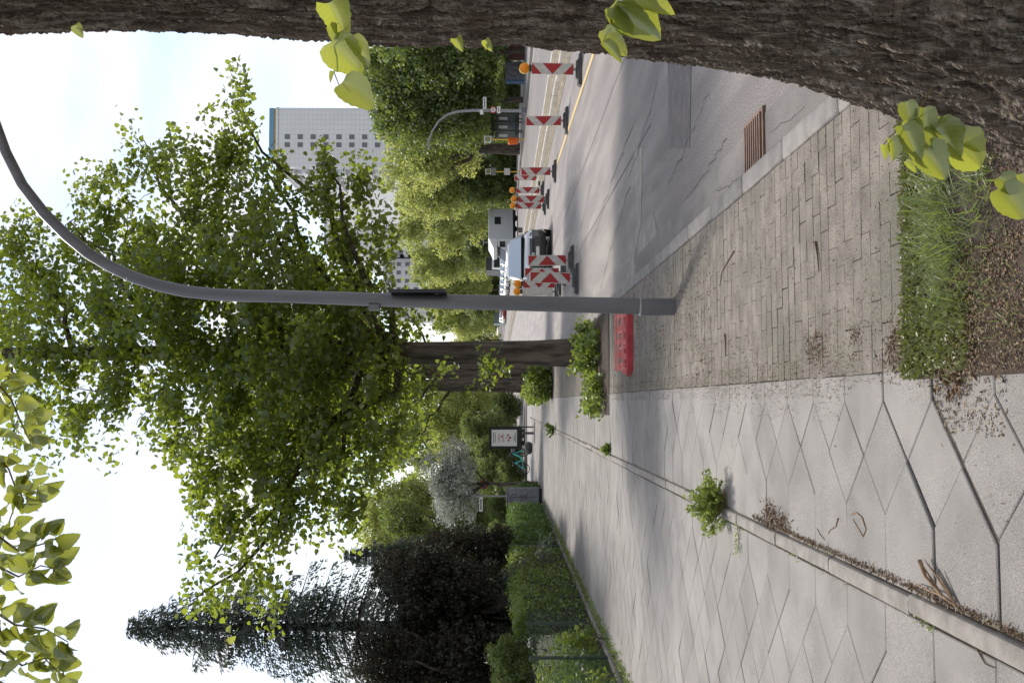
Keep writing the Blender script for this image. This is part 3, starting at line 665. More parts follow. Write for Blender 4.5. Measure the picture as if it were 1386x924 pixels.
shrub('shrub', 'round green shrub at the foot of the second lime of the row', 'shrub', tuft_lobes(0.15, 1.1, 31.2, 32.2, 0.85, 26), 900, 12, 0.1, 0.10, L_weed, 'lime')
shrub('shrub', 'small shrub at the foot of the third lime of the row', 'shrub', [((0.4, 41.5, 0.3), (0.4, 0.5, 0.4))], 80, 16, 0.14, 0.13, L_weed, 'lime')
def weed(label, x, y, rad, h, n, reach=0.0, m=L_weed, size=0.03):
    """Straggly weed: many stems from one root, leaves set along each."""
    t = thing('weed', label, 'weed'); b = MB(); ps = []; tp = []; ns = max(14, n // 26)
    for q in range(ns):
        a = random.random() * 6.28; rr = rad * random.uniform(0.15, 1.15); hh = h * random.uniform(0.35, 1.15) * (1.1 - 0.6 * rr / (rad * 1.15))
        p0 = Vector((x + random.gauss(0, rad * 0.18), y + random.gauss(0, rad * 0.18), 0)); p1 = Vector((x + rr * math.cos(a), y + rr * math.sin(a), hh))
        pa = bend(p0, p1, 4, 0.10, 0.10); b.tube(pa, taper(0.0022, 0.0009, 4), 4)
        for k in range(26):
            s = 0.5 + 3.49 * random.random() ** 0.7; i = int(s); c = pa[i].lerp(pa[i + 1], s - i); dr = Vector((math.cos(a), math.sin(a), 0.5)) + rvec(0.75)
            ps.append(tuple(c + rvec(0.006))); tp.append(tuple(dr))
    n = len(ps); nrm = unit(n); nrm[:, 2] += 0.7
    link('foliage', leafmesh('foliage', np.array(ps), np.array(tp), nrm, size * (0.5 + 0.8 * RNG.random(n)), RNG.random(n) * 0.9, 'oval', m), t)
    b.build('stem', stalk_m, t); return t
wp = G(985, 690); weed('bushy green weed growing on the edging, trailing runners across the slabs', wp.x + 0.05, wp.y + 0.1, 0.22, 0.27, 3200, size=0.027)
t = bpy.data.objects['weed']; 
for a, b_ in (((1000, 700), (1000, 748)), ((990, 700), (962, 722)), ((985, 700), (975, 716)), ((960, 690), (948, 700))):
    p, q = G(*a), G(*b_); n = 90; f = RNG.random(n)[:, None]
    pos = np.array(p)[None] * (1 - f) + np.array(q)[None] * f + RNG.normal(size=(n, 3)) * np.array([0.018, 0.03, 0.004]); pos[:, 2] = np.abs(pos[:, 2]) + 0.012
    tip = unit(n); tip[:, 2] = np.abs(tip[:, 2]) * 0.5; nrm = unit(n) * 0.5; nrm[:, 2] += 1
    o = MB().tube(bend(p + Vector((0, 0, .01)), q + Vector((0, 0, .008)), 4, 0.06), 0.002, 4).build('runner', stalk_m, t)
    link('runner_leaf', leafmesh('runner_leaf', pos, tip, nrm, 0.022 * (0.6 + 0.8 * RNG.random(n)), RNG.random(n), 'oval', L_weed), o)['kind'] = 'stuff'
wp = G(752, 580); weed('dark round weed on the edging near the poster case', wp.x, wp.y, 0.22, 0.3, 500, m=L_hedge, size=0.07)
wp = G(826, 607); weed('small yellow weed on the edging beside the tree bed', wp.x, wp.y, 0.08, 0.12, 120, size=0.05)
# thin growth along the edging and in the joints
pos = []; 
for i in range(1500):
    y = 4 + 26 * random.random() ** 1.6; sd = random.choice((-0.872, -0.775)); 
    if vnoise(np.array([y * 1.7]), np.array([sd * 9]), 4)[0] < 0.5: continue
    pos.append((sd + random.gauss(0, 0.012), y, 0.004))
pos = np.array(pos); n = len(pos); tip = unit(n); tip[:, 2] = np.abs(tip[:, 2]); nrm = unit(n)
o = link('edging_growth', leafmesh('edging_growth', pos, tip, nrm, 0.013 * (0.4 + RNG.random(n)), RNG.random(n), 'oval', L_grass)); stuff(tag(o, 'thin moss and seedlings along the edging stones', 'moss'))
# grass in the near tree bed
def blades(cx, cy, sx, sy, n, h, z=0.03, lean=0.75):
    pos = np.stack([cx + RNG.normal(size=n) * sx, cy + RNG.normal(size=n) * sy, np.full(n, z)], -1)
    a = RNG.random(n) * 6.28; tip = np.stack([np.cos(a) * lean, np.sin(a) * lean, np.full(n, 0.45)], -1) + RNG.normal(size=(n, 3)) * 0.32
    tip[:, 2] = np.abs(tip[:, 2]); nrm = np.stack([-np.cos(a) * 0.3, -np.sin(a) * 0.3, np.full(n, 1.0)], -1) + RNG.normal(size=(n, 3)) * 0.3
    return pos, tip, nrm, h * (0.35 + 0.9 * RNG.random(n) ** 1.5), RNG.random(n)
S = []
for ix, iy, n, h in ((1285, 255, 900, .17), (1300, 290, 1000, .17), (1275, 320, 800, .15), (1300, 350, 900, .15), (1275, 385, 700, .12), (1305, 400, 600, .11), (1285, 430, 600, .09), (1265, 450, 420, .07), (1320, 265, 600, .17), (1345, 240, 500, .16), (1330, 330, 400, .12), (1335, 420, 300, .09), (1375, 430, 250, .1), (1300, 470, 300, .07), (1360, 360, 200, .1), (1380, 300, 200, .1)):
    p = G(ix, iy); S.append(blades(p.x, p.y - 0.02, 0.085, 0.085, int(n * 0.6), h * 0.9))
A = [np.concatenate([s[i] for s in S]) for i in range(5)]
keep = (A[0][:, 0] > 0.06) & (A[0][:, 1] < 4.13 + 0.08 * (vnoise(A[0][:, 0] * 9, A[0][:, 1] * 0, 5) - 0.5)) & (vnoise(A[0][:, 0] * 9, A[0][:, 1] * 9, 15) > 0.33)
o = link('grass', leafmesh('grass', A[0][keep], A[1][keep], A[2][keep], A[3][keep], A[4][keep], 'blade', L_grass)); stuff(tag(o, 'tufts of grass in the bed at the foot of the big trunk', 'grass'))
# low mossy leaves at the border of the bed
n = 5200; pos = np.stack([0.1 + 1.2 * RNG.random(n) ** 1.3, 4.10 - np.abs(RNG.normal(size=n)) * 0.10 + 0.06 * RNG.random(n), 0.02 + 0.03 * RNG.random(n)], -1)
p2 = np.stack([0.12 + 0.28 * RNG.random(2600), 3.55 + 0.6 * RNG.random(2600), 0.03 + 0.03 * RNG.random(2600)], -1); pos = np.concatenate([pos, p2]); n = len(pos)
tip = unit(n); tip[:, 2] = np.abs(tip[:, 2]); nrm = unit(n) * 0.8; nrm[:, 2] += 0.6
o = link('moss', leafmesh('moss', pos, tip, nrm, 0.018 * (0.5 + RNG.random(n)), RNG.random(n), 'oval', leafmat('moss_leaf', (0.09, 0.10, 0.025), (0.24, 0.22, 0.07), (0.2, 0.24, 0.05), 0.3))); stuff(tag(o, 'mossy ground cover along the border of the grassy bed', 'moss'))
# dry bits: husks, twig ends and crumbs on paving and in the bed
def litter(name, label, regs, m=L_dry, shape='oval', zb=0.004):
    ps = []; ss = []
    for x0, x1, y0, y1, n, s, thr in regs:
        p = np.stack([x0 + (x1 - x0) * RNG.random(n), y0 + (y1 - y0) * RNG.random(n), np.full(n, zb)], -1)
        k = vnoise(p[:, 0] * 3.1, p[:, 1] * 2.3, 21) > thr; p = p[k]; ps.append(p); ss.append(s * (0.4 + 0.9 * RNG.random(len(p))))
    pos = np.concatenate(ps); s = np.concatenate(ss); n = len(pos); tip = unit(n); tip[:, 2] *= 0.25; tip[:, 2] = np.abs(tip[:, 2]); nrm = unit(n) * 0.5; nrm[:, 2] += 1
    o = link(name, leafmesh(name, pos, tip, nrm, s, RNG.random(n) ** 1.5, shape, m)); return stuff(tag(o, label, 'litter'))
litter('husk_litter', 'dry husks and crumbs scattered over the small pavers', [(0.1, 1.43, 4.2, 15.3, 6000, 0.012, 0.35), (0.02, 0.24, 4.2, 15, 6000, 0.011, 0.2), (-0.12, 0.12, 3.4, 4.4, 900, 0.014, 0.4), (-0.1, 0.5, 4.5, 9.0, 2200, 0.012, 0.5), (-0.75, 0.1, 3.0, 14, 700, 0.010, 0.5), (0.2, 1.4, 8, 15, 4000, 0.02, 0.5)])
litter('bed_litter', 'brown bud scales and dead leaves on the soil of the near bed', [(0.10, 0.55, 2.6, 3.75, 9000, 0.012, 0.15), (0.5, 1.4, 2.4, 3.4, 6000, 0.012, 0.3)], zb=0.05)
def heap(ix, iy, sx, sy, n, h, s=0.03):
    p = G(ix, iy); pos = np.stack([p.x + RNG.normal(size=n) * sx, p.y + RNG.normal(size=n) * sy, np.abs(RNG.normal(size=n)) * h + 0.004], -1); return pos, np.full(n, s) * (0.4 + RNG.random(n))
hs = [heap(1107, 470, .05, .12, 380, .008, .016), heap(1160, 455, .03, .05, 120, .006, .016), heap(1215, 470, .06, .07, 400, .008, .018), heap(1045, 695, .04, .09, 330, .014, .022), heap(1060, 705, .03, .08, 200, .01, .022), heap(1240, 480, .05, .05, 250, .008, .018), heap(1290, 500, .06, .07, 600, .015, .025)]
pos = np.concatenate([h[0] for h in hs]); s = np.concatenate([h[1] for h in hs]); n = len(pos); tip = unit(n); tip[:, 2] *= 0.3; nrm = unit(n); nrm[:, 2] += 0.6
o = link('straw_litter', leafmesh('straw_litter', pos, tip, nrm, s, RNG.random(n), 'needle', L_dry)); stuff(tag(o, 'small heaps of dry straw and husks lying on the slabs and pavers', 'litter'))
pos = np.stack([-0.765 + np.abs(RNG.normal(size=2600)) * 0.012, 3.2 + 3.6 * RNG.random(2600), 0.004 + 0.008 * RNG.random(2600)], -1); n = len(pos); tip = unit(n); tip[:, 2] *= 0.3; nrm = unit(n); nrm[:, 2] += 0.6
o = link('edging_litter', leafmesh('edging_litter', pos, tip, nrm, 0.016 * (0.3 + RNG.random(n)), RNG.random(n), 'needle', L_dry)); stuff(tag(o, 'band of dry litter lying against the edging stones', 'litter'))
# single twigs
def twig(label, pts, r=0.004, m=twig_m, zs=None, side=()):
    t = thing('twig', label, 'twig'); w_ = [G(*p) + Vector((0, 0, r + (zs[i] if zs else 0.0))) for i, p in enumerate(pts)]
    MB().tube(w_, taper(r, r * 0.5, len(w_) - 1), 6).build('stick', m, t, True)
    for a, bq in side: MB().tube([w_[a], G(*bq) + Vector((0, 0, r + 0.01))], [r * 0.6, r * 0.3], 5).build('side_stick', m, t, True)
    return t
twig('thin curved twig lying on the pavers beside the kerb', [(994, 340), (985, 355), (978, 368), (975, 388)], 0.005)
twig('straight dark twig on the pavers in the middle of the verge', [(1105, 327), (1108, 345), (1110, 368)], 0.006)
twig('short brown stick lying across the pavers near the litter heap', [(982, 452), (983, 466), (983, 481)], 0.006)
twig('forked grey twig at the mossy border of the near bed', [(1245, 290), (1230, 298), (1215, 304)], 0.004, side=[(0, (1222, 276)), (1, (1218, 300))])
twig('brown forked twig under the yellow leaf shoot', [(1222, 246), (1226, 232), (1225, 222)], 0.005, side=[(0, (1234, 244)), (1, (1236, 224))])
twig('curled dry leaf stalk forming a loop on the slab', [(1153, 696), (1160, 693), (1168, 700), (1173, 716), (1169, 726), (1163, 715), (1155, 702)], 0.0035, straw_m)
twig('bent dry leaf stalk on the slab beside the loop', [(1135, 701), (1132, 712), (1124, 717), (1122, 722)], 0.0035, straw_m)
twig('tiny dark leaf stalk on the slab near the edging joint', [(1107, 715), (1111, 723), (1117, 730)], 0.003)
twig('bundle of broken brown sticks stuck in the crack by the edging', [(1258, 758), (1266, 780), (1286, 806), (1298, 820)], 0.009, straw_m, zs=[.03, .03, .02, 0], side=[(3, (1275, 773)), (2, (1250, 757)), (2, (1246, 790)), (3, (1268, 770)), (3, (1262, 762))])
twig('thin twig lying on the path slabs across from the stick bundle', [(1314, 867), (1325, 880), (1335, 898), (1346, 903)], 0.0035, side=[(0, (1330, 876))])
#PART3
# ------------------------------------------------------------------ trees beyond the street and in the gardens
def proto_crown(name, n_lobes, per, lp, spread, size, m, seed, squash=1.0, shape='lime', shell=0.6):
    """Crown of unit radius about 1, made from lobes, to be scaled per tree."""
    rr = random.Random(seed); lobes = []
    for i in range(n_lobes):
        a = rr.random() * 6.28; z = rr.uniform(-0.75, 0.8); q = math.sqrt(max(0.05, 1 - z * z)) * rr.uniform(0.35, 0.75)
        lobes.append(((q * math.cos(a), q * math.sin(a), z * squash), rr.uniform(0.24, 0.42)))
    lobes.append(((0, 0, 0), (0.6, 0.6, 0.6 * squash)))
    return foliage(name, lobes, per, lp, spread, size, m, shape, shell=shell)[0]
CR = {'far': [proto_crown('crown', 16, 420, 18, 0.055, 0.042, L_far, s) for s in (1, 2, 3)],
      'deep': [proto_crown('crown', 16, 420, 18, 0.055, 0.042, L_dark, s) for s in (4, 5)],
      'copper': [proto_crown('crown', 18, 500, 18, 0.05, 0.035, L_copper, s) for s in (6,)],
      'white': [proto_crown('crown', 20, 330, 14, 0.06, 0.04, L_white, s, 0.8) for s in (7,)]}
def wood(bx, by, z1, r, crown_c, cr):
    b = MB().tube(bend((0, 0, -0.1), (0, 0, z1), 5, 0.05), taper(r, r * 0.6, 5), 10)
    for q in range(7):
        a = q * 0.9 + random.random(); e = Vector((math.cos(a) * cr * 0.7, math.sin(a) * cr * 0.7, crown_c + random.uniform(-0.2, 0.6) * cr))
        b.tube(bend((0, 0, z1 * random.uniform(0.7, 1.0)), e, 5, 0.15), taper(r * 0.45, r * 0.1, 5), 6)
    return b
def far_tree(label, ix, iy, rpx, Y, kind, var, sq=1.0, base=-0.02, trunk_iy=None, wide=1.0, group=None, name='broadleaf_tree', tr=0.2):
    c = P(ix, iy, Y); rr = rpx * Y / FPX; bx = P(ix, iy if trunk_iy is None else trunk_iy, Y).x
    t = thing(name, label, 'tree', (bx, Y, base), group=group)
    wood(0, 0, max(1.5, c.z - rr * 0.6 * sq - base), tr, c.z - base, rr).build('trunk', bark_d, t, True)
    o = link('crown', CR[kind][var % len(CR[kind])], t, loc=(c.x - bx, 0, c.z - base)); o.scale = (rr * wide, rr, rr * sq); o.rotation_euler = (0, 0, random.random() * 6.28); return t
gR = 'trees beyond the far carriageway'
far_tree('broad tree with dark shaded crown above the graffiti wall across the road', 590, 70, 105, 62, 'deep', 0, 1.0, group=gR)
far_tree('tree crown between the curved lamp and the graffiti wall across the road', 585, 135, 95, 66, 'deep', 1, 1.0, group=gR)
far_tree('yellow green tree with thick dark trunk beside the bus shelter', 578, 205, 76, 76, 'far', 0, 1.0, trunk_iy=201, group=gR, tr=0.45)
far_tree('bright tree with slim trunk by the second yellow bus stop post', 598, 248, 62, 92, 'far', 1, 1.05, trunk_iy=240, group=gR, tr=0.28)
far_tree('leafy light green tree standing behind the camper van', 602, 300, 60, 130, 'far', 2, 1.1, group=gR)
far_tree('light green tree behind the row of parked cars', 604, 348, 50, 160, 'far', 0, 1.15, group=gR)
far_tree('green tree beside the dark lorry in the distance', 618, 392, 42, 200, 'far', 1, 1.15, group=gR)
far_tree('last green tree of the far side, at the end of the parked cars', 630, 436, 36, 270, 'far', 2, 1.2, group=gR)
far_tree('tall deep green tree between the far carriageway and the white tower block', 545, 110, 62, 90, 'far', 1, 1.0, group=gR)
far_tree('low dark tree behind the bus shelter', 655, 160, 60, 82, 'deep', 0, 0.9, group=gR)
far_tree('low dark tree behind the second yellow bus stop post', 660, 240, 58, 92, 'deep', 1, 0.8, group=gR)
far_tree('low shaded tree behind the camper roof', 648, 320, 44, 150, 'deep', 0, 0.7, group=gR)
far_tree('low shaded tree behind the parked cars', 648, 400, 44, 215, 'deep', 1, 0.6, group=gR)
gL = 'garden trees left of the path'
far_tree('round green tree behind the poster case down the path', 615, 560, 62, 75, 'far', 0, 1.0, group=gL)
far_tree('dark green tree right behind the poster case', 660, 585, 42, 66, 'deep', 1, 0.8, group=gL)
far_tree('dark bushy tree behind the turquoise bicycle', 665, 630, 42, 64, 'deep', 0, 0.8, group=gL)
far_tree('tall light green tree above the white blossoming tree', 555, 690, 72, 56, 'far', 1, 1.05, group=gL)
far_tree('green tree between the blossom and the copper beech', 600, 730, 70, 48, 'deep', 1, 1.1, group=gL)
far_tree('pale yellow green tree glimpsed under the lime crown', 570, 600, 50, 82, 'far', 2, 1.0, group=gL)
far_tree('white blossoming tree above the grey cabinet', 612, 655, 62, 43, 'white', 0, 0.75, wide=1.1, name='blossom_tree', tr=0.1)
far_tree('dark copper leaved beech behind the wire fence', 600, 815, 100, 24, 'copper', 0, 1.05, name='copper_beech', tr=0.22, wide=1.0)
far_tree('dark copper leaved tree behind the low hedge', 640, 760, 62, 29, 'copper', 0, 1.0, name='copper_beech', tr=0.15)
far_tree('copper leaved beech overhanging the garden at the fence end', 590, 930, 110, 22, 'copper', 0, 1.0, name='copper_beech', tr=0.2)
far_tree('dark green bush tree low behind the wire fence', 690, 905, 46, 19, 'deep', 0, 0.8, name='garden_tree', tr=0.05)
gD = 'distant trees at the end of the street'
for i, (ix, iy, r_, Y, kd, lab) in enumerate([(640, 460, 34, 330, 'far', 'hazy tree far behind the second lime trunk'), (642, 500, 34, 420, 'far', 'distant tree seen between the lime trunks'), (640, 535, 36, 430, 'far', 'distant tree where the street meets the sky'), (645, 570, 36, 150, 'deep', 'distant dark tree beyond the poster case'), (640, 640, 40, 110, 'deep', 'dark distant tree beyond the no stopping sign'), (640, 690, 42, 90, 'deep', 'dark distant tree beyond the clipped hedge'), (645, 610, 38, 120, 'deep', 'dark distant tree beyond the bicycle')]):
    far_tree(lab, ix, iy, r_, Y, kd, i, 1.0, group=gD)
# spruce: whorls of sagging branches with hanging needle sprays
def spruce(label, ix_top, iy, Y, ztop_iy=None, rad=3.2):
    top = P(ix_top, iy, Y); h = top.z; t = thing('spruce', label, 'tree', (top.x, Y, -0.02), group=None)
    MB().tube([(0, 0, -0.1), (0.03, 0, h * 0.5), (0, 0, h - 0.25)], [0.2, 0.12, 0.015], 10).build('trunk', bark_s, t, True)
    b = MB(); ps = []; tips = []
    z = 1.2
    while z < h - 0.15:
        f = (h - z) / h; L_ = rad * (f ** 0.75) * random.uniform(0.88, 1.0) + 0.12
        nb = 6 if z < h * 0.8 else 5
        a0 = random.random() * 6.28
        for q in range(nb):
            a = a0 + q * 6.28 / nb + random.gauss(0, 0.2); Lq = L_ * random.uniform(0.5, 1.0) * (1.0 if z > 0.3 * h else 0.9); d = Vector((math.cos(a), math.sin(a), 0))
            rise = 0.25 if z > h * 0.7 else 0.0
            pts = [Vector((0, 0, z)) + d * Lq * s + Vector((0, 0, Lq * (rise * s - 0.42 * s * s + 0.20 * s ** 3.0))) for s in (0, .25, .5, .75, 1)]
            b.tube(pts, taper(0.012 + 0.010 * Lq, 0.004, 4), 5)
            m_ = int(170 * Lq) + 25
            for k in range(m_):
                s = random.uniform(0.12, 1.0) * 4; i = min(3, int(s)); p = pts[i].lerp(pts[i + 1], s - i); sd = Vector((-d.y, d.x, 0)) * random.choice((-1, 1))
                w_ = random.random() ** 1.3 * 0.42 * Lq * (1.1 - s / 4.6)
                ps.append(p + sd * w_ + Vector((0, 0, -w_ * 0.3 - random.random() ** 2 * 0.34))); tips.append(d * 0.6 + sd * 0.7 + Vector((0, 0, -0.55)) + rvec(0.3))
        z += random.uniform(0.26, 0.46) * (0.6 + 0.5 * f)
    b.build('branches', bark_s, t, True)['kind'] = 'stuff'
    n = len(ps); pos = np.array([tuple(p) for p in ps]); tip = np.array([tuple(p) for p in tips]); nrm = unit(n) * 0.6; nrm[:, 2] += 0.7
    link('crown', leafmesh('crown', pos, tip, nrm, 0.105 * (0.6 + 0.8 * RNG.random(n)), RNG.random(n), 'needle', L_spruce), t); return t
spruce('tall dark spruce with sagging branches behind the fence', 158, 850, 25, rad=3.3)
spruce('smaller dark spruce at the garden side of the tall one', 290, 985, 25, rad=2.8)
spruce('slender spruce tip rising between the lime crown and the tall spruce', 455, 752, 34, rad=1.6)

# ------------------------------------------------------------------ hedge, wire fence and box cabinets along the path
def hedge(label, y0, y1, x0, x1, h, dens, m, size=0.05):
    t = thing('hedge', label, 'hedge', group='clipped hedges along the path')
    L_ = y1 - y0; n = int(dens * L_)
    core = MB(); core.box(x0 + 0.12, x1 - 0.12, y0 + 0.1, y1 - 0.1, 0, h - 0.12); core.build('core_box', mat('hedge_inside', (0.02, 0.026, 0.012), (0.035, 0.03, 0.018), scale=20, bump=1), t)  # plain dark box filling the inside behind the leaves
    f = RNG.random(n); y = y0 + L_ * RNG.random(n); wv = 0.15 * (vnoise(y * 1.9, f * 3, 31) - 0.5) * 2 + 0.05 * RNG.normal(size=n)
    side = RNG.random(n)
    xs = np.where(side < 0.5, x1 - 0.10 * RNG.random(n) + wv, np.where(side < 0.85, x0 + (x1 - x0) * RNG.random(n), x0 + 0.1 * RNG.random(n)))
    zs = np.where((side >= 0.5) & (side < 0.85), h - 0.10 * RNG.random(n) + wv, h * RNG.random(n) ** 0.8)
    pos = np.stack([xs, y, zs], -1); ends = RNG.random(n) < 0.08; pos[ends, 1] = np.where(RNG.random(ends.sum()) < 0.5, y0, y1); pos[ends, 0] = x0 + (x1 - x0) * RNG.random(ends.sum())
    tip = unit(n); nrm = unit(n); nrm[:, 2] += 0.5
    link('foliage', leafmesh('foliage', pos, tip, nrm, size * (0.6 + 0.8 * RNG.random(n)), RNG.random(n) * 0.9, 'oval', m), t); return t
hedge('dark clipped hedge with flat top beside the grey cabinet', 28.2, 38.3, -4.6, -3.75, 1.22, 1700, L_hedge, 0.07)
hedge('loose lighter hedge between the wire fence and the dark hedge', 19.0, 27.6, -4.35, -3.85, 1.28, 1900, leafmat('leaf_privet', (0.06, 0.10, 0.022), (0.18, 0.23, 0.06), (0.32, 0.42, 0.06), 0.4), 0.065)
hedge('low hedge at the corner beyond the grey cabinet', 40.0, 41.6, -4.5, -3.3, 0.95, 1500, L_hedge, 0.08)
fence = thing('wire_fence', 'green wire mesh fence with posts overgrown by weeds', 'fence', (0, 0, 0))
fm = flat('green_wire', (0.03, 0.05, 0.035), 0.5)
FX = -3.80
struct(MB().box(FX - 0.05, FX + 0.05, 5.0, 38.5, -0.1, 0.045).build('fence_kerb', edge_m))
yp = [6.0, 8.4, 10.8, 13.2, 15.6, 18.0, 20.4, 22.8, 25.2, 27.6]
for y in yp: MB().tube([(FX - 0.03, y, -0.1), (FX - 0.03, y, 1.22)], 0.028, 8).build('post', fm, fence, True)
for a, c in zip(yp[:-1], yp[1:]):
    b = MB(); k = 0
    for i in range(13): z = 0.07 + i * 0.092; b.tube([(FX - 0.03, a, z), (FX - 0.03, c, z)], 0.0035, 4, False)
    for i in range(1, 40): y = a + (c - a) * i / 40; b.tube([(FX - 0.026, y, 0.06), (FX - 0.026, y, 1.19)], 0.002, 4, False)
    b.build('mesh_panel', fm, fence)
gW = 'weeds behind the wire fence'
for i, (y, r, lab) in enumerate([(12.0, 0.5, 'rank green weeds behind the fence near its open end'), (13.8, 0.5, 'yellow green weeds pressing through the wire fence'), (15.3, 0.45, 'leafy weeds behind the fence under the copper beech'), (17.0, 0.5, 'tall weeds where the wire fence meets the loose hedge'), (10.0, 0.5, 'weeds behind the fence beyond the garden kerb')]):
    shrub('garden_weeds', lab, 'weeds', [((-4.15, y, 0.4), (0.3, 0.95, 0.45)), ((-4.0, y + 0.5, 0.25), (0.22, 0.6, 0.3)), ((-4.4, y - 0.3, 0.6), (0.35, 0.7, 0.5))], 130, 16, 0.09, 0.07, L_weed if i % 2 else L_hedge, 'oval', group=gW)
shrub('ivy_clump', 'bright leaves hanging through the wire fence at a post', 'plant', [((-3.78, 16.4, 0.45), (0.06, 0.35, 0.3))], 900, 10, 0.05, 0.08, L_weed, 'lime')
n = 3200; yy = 8 + 22 * RNG.random(n); pos = np.stack([-3.72 + np.abs(RNG.normal(size=n)) * 0.10, yy, np.full(n, 0.006)], -1); tip = unit(n); tip[:, 2] = np.abs(tip[:, 2]) * .6; nrm = unit(n); nrm[:, 2] += .8
o = link('fence_foot_growth', leafmesh('fence_foot_growth', pos, tip, nrm, 0.05 * (0.4 + RNG.random(n)), RNG.random(n), 'oval', L_grass)); stuff(tag(o, 'thin grass and litter along the foot of the fence', 'grass'))

# ------------------------------------------------------------------ tower blocks
def tower(label, x0, x1, y0, y1, h, wall, cols, win, floor=2.86, side_cols=14, z_first=1.2, top=None, group='tower blocks'):
    t = thing('tower_block', label, 'building', (0, 0, 0), group=group)
    MB().box(x0, x1, y0, y1, -0.2, h).build('wall', wall, t)
    MB().box(x0 - 0.15, x1 + 0.15, y0 - 0.15, y1 + 0.15, h, h + 0.5).build('parapet', wall, t)
    wd = MB().box(-win / 2, win / 2, -0.05, 0.25, 0, win * 1.1).mesh('window', flat('window_grey', (0.16, 0.165, 0.18), 0.25))
    nfl = int((h - z_first - 1) / floor); 
    for f in range(nfl):
        z = h - 2.6 - f * floor
        for cx in cols: link('window', wd, t, loc=(x0 + (x1 - x0) * cx, y0 - 0.02, z))
    # long side with recessed balcony strips
    bal = MB().box(-1.0, 0.0, -2.2, 2.2, 0, 1.05).mesh('balcony', wall); gl_ = MB().box(-0.08, 0.1, -1.6, 1.6, 1.0, 2.5).mesh('window', flat('window_dark', (0.05, 0.055, 0.065), 0.2))
    k = int((y1 - y0 - 3) / 6.0)
    for f in range(nfl):
        z = h - 3.2 - f * floor
        if z < 12: break
        for i in range(k):
            y = y0 + 4.5 + i * 6.0
            if i < 4: link('balcony', bal, t, loc=(x0 - 0.02, y, z)); link('window', gl_, t, loc=(x0 - 0.02, y, z))
    return t
def panelmat(name, c, w_, h_):
    m = mat(name, c, tuple(x * 0.94 for x in c), scale=0.15, rough=0.8); t = m.node_tree; n = t.nodes; l = t.links
    b = [x for x in n if x.type == 'BSDF_PRINCIPLED'][0]; src = b.inputs['Base Color'].links[0].from_socket
    geo = n.new('ShaderNodeNewGeometry'); sp = n.new('ShaderNodeSeparateXYZ'); l.new(geo.outputs['Position'], sp.inputs[0])
    def line(sock, per):
        d = n.new('ShaderNodeMath'); d.operation = 'DIVIDE'; d.inputs[1].default_value = per; l.new(sock, d.inputs[0])
        f = n.new('ShaderNodeMath'); f.operation = 'FRACT'; l.new(d.outputs[0], f.inputs[0])
        c_ = n.new('ShaderNodeMath'); c_.operation = 'LESS_THAN'; c_.inputs[1].default_value = 0.10; l.new(f.outputs[0], c_.inputs[0]); return c_.outputs[0]
    mxm = n.new('ShaderNodeMath'); mxm.operation = 'MAXIMUM'; l.new(line(sp.outputs['X'], w_), mxm.inputs[0]); l.new(line(sp.outputs['Z'], h_), mxm.inputs[1])
    mm = n.new('ShaderNodeMixRGB'); l.new(mxm.outputs[0], mm.inputs[0]); l.new(src, mm.inputs[1]); mm.inputs[2].default_value = (*(x * 0.80 for x in c), 1); l.new(mm.outputs[0], b.inputs['Base Color']); return m
pw = panelmat('tower_panels', (0.82, 0.81, 0.82), 1.1, 0.95)
YT = 225
a, c = P(376, 226, YT), P(376, 146, YT)
tw = tower('white panelled tower block with two columns of small square windows', a.x, c.x, YT, YT + 75, a.z, pw, (0.375, 0.51), 1.05)
MB().box(a.x + 2, c.x + 0.3, YT + 1.5, YT + 30, a.z + 0.5, a.z + 1.3).build('yellow_roof_storey', flat('yellow_render', (0.5, 0.38, 0.2), 0.8), tw)
MB().box(a.x + 3, c.x + 0.3, YT + 1.2, YT + 28, a.z + 1.3, a.z + 2.3).build('blue_roof_storey', flat('blue_render', (0.16, 0.32, 0.45), 0.7), tw)
a, c = P(440, 338, 330), P(440, 274, 330)
tower('second white tower block behind the first, half hidden by the lime crown', a.x, c.x, 330, 390, a.z, panelmat('tower_panels_grey', (0.72, 0.72, 0.73), 1.5, 1.4), (0.25, 0.45, 0.62, 0.8), 1.3)
a, c = P(520, 425, 340), P(520, 350, 340)
tower('low white block in the distance beside the lamp post', a.x, c.x, 340, 380, a.z, MATS['tower_panels_grey'], (0.15, 0.3, 0.45, 0.6, 0.75, 0.9), 1.3)
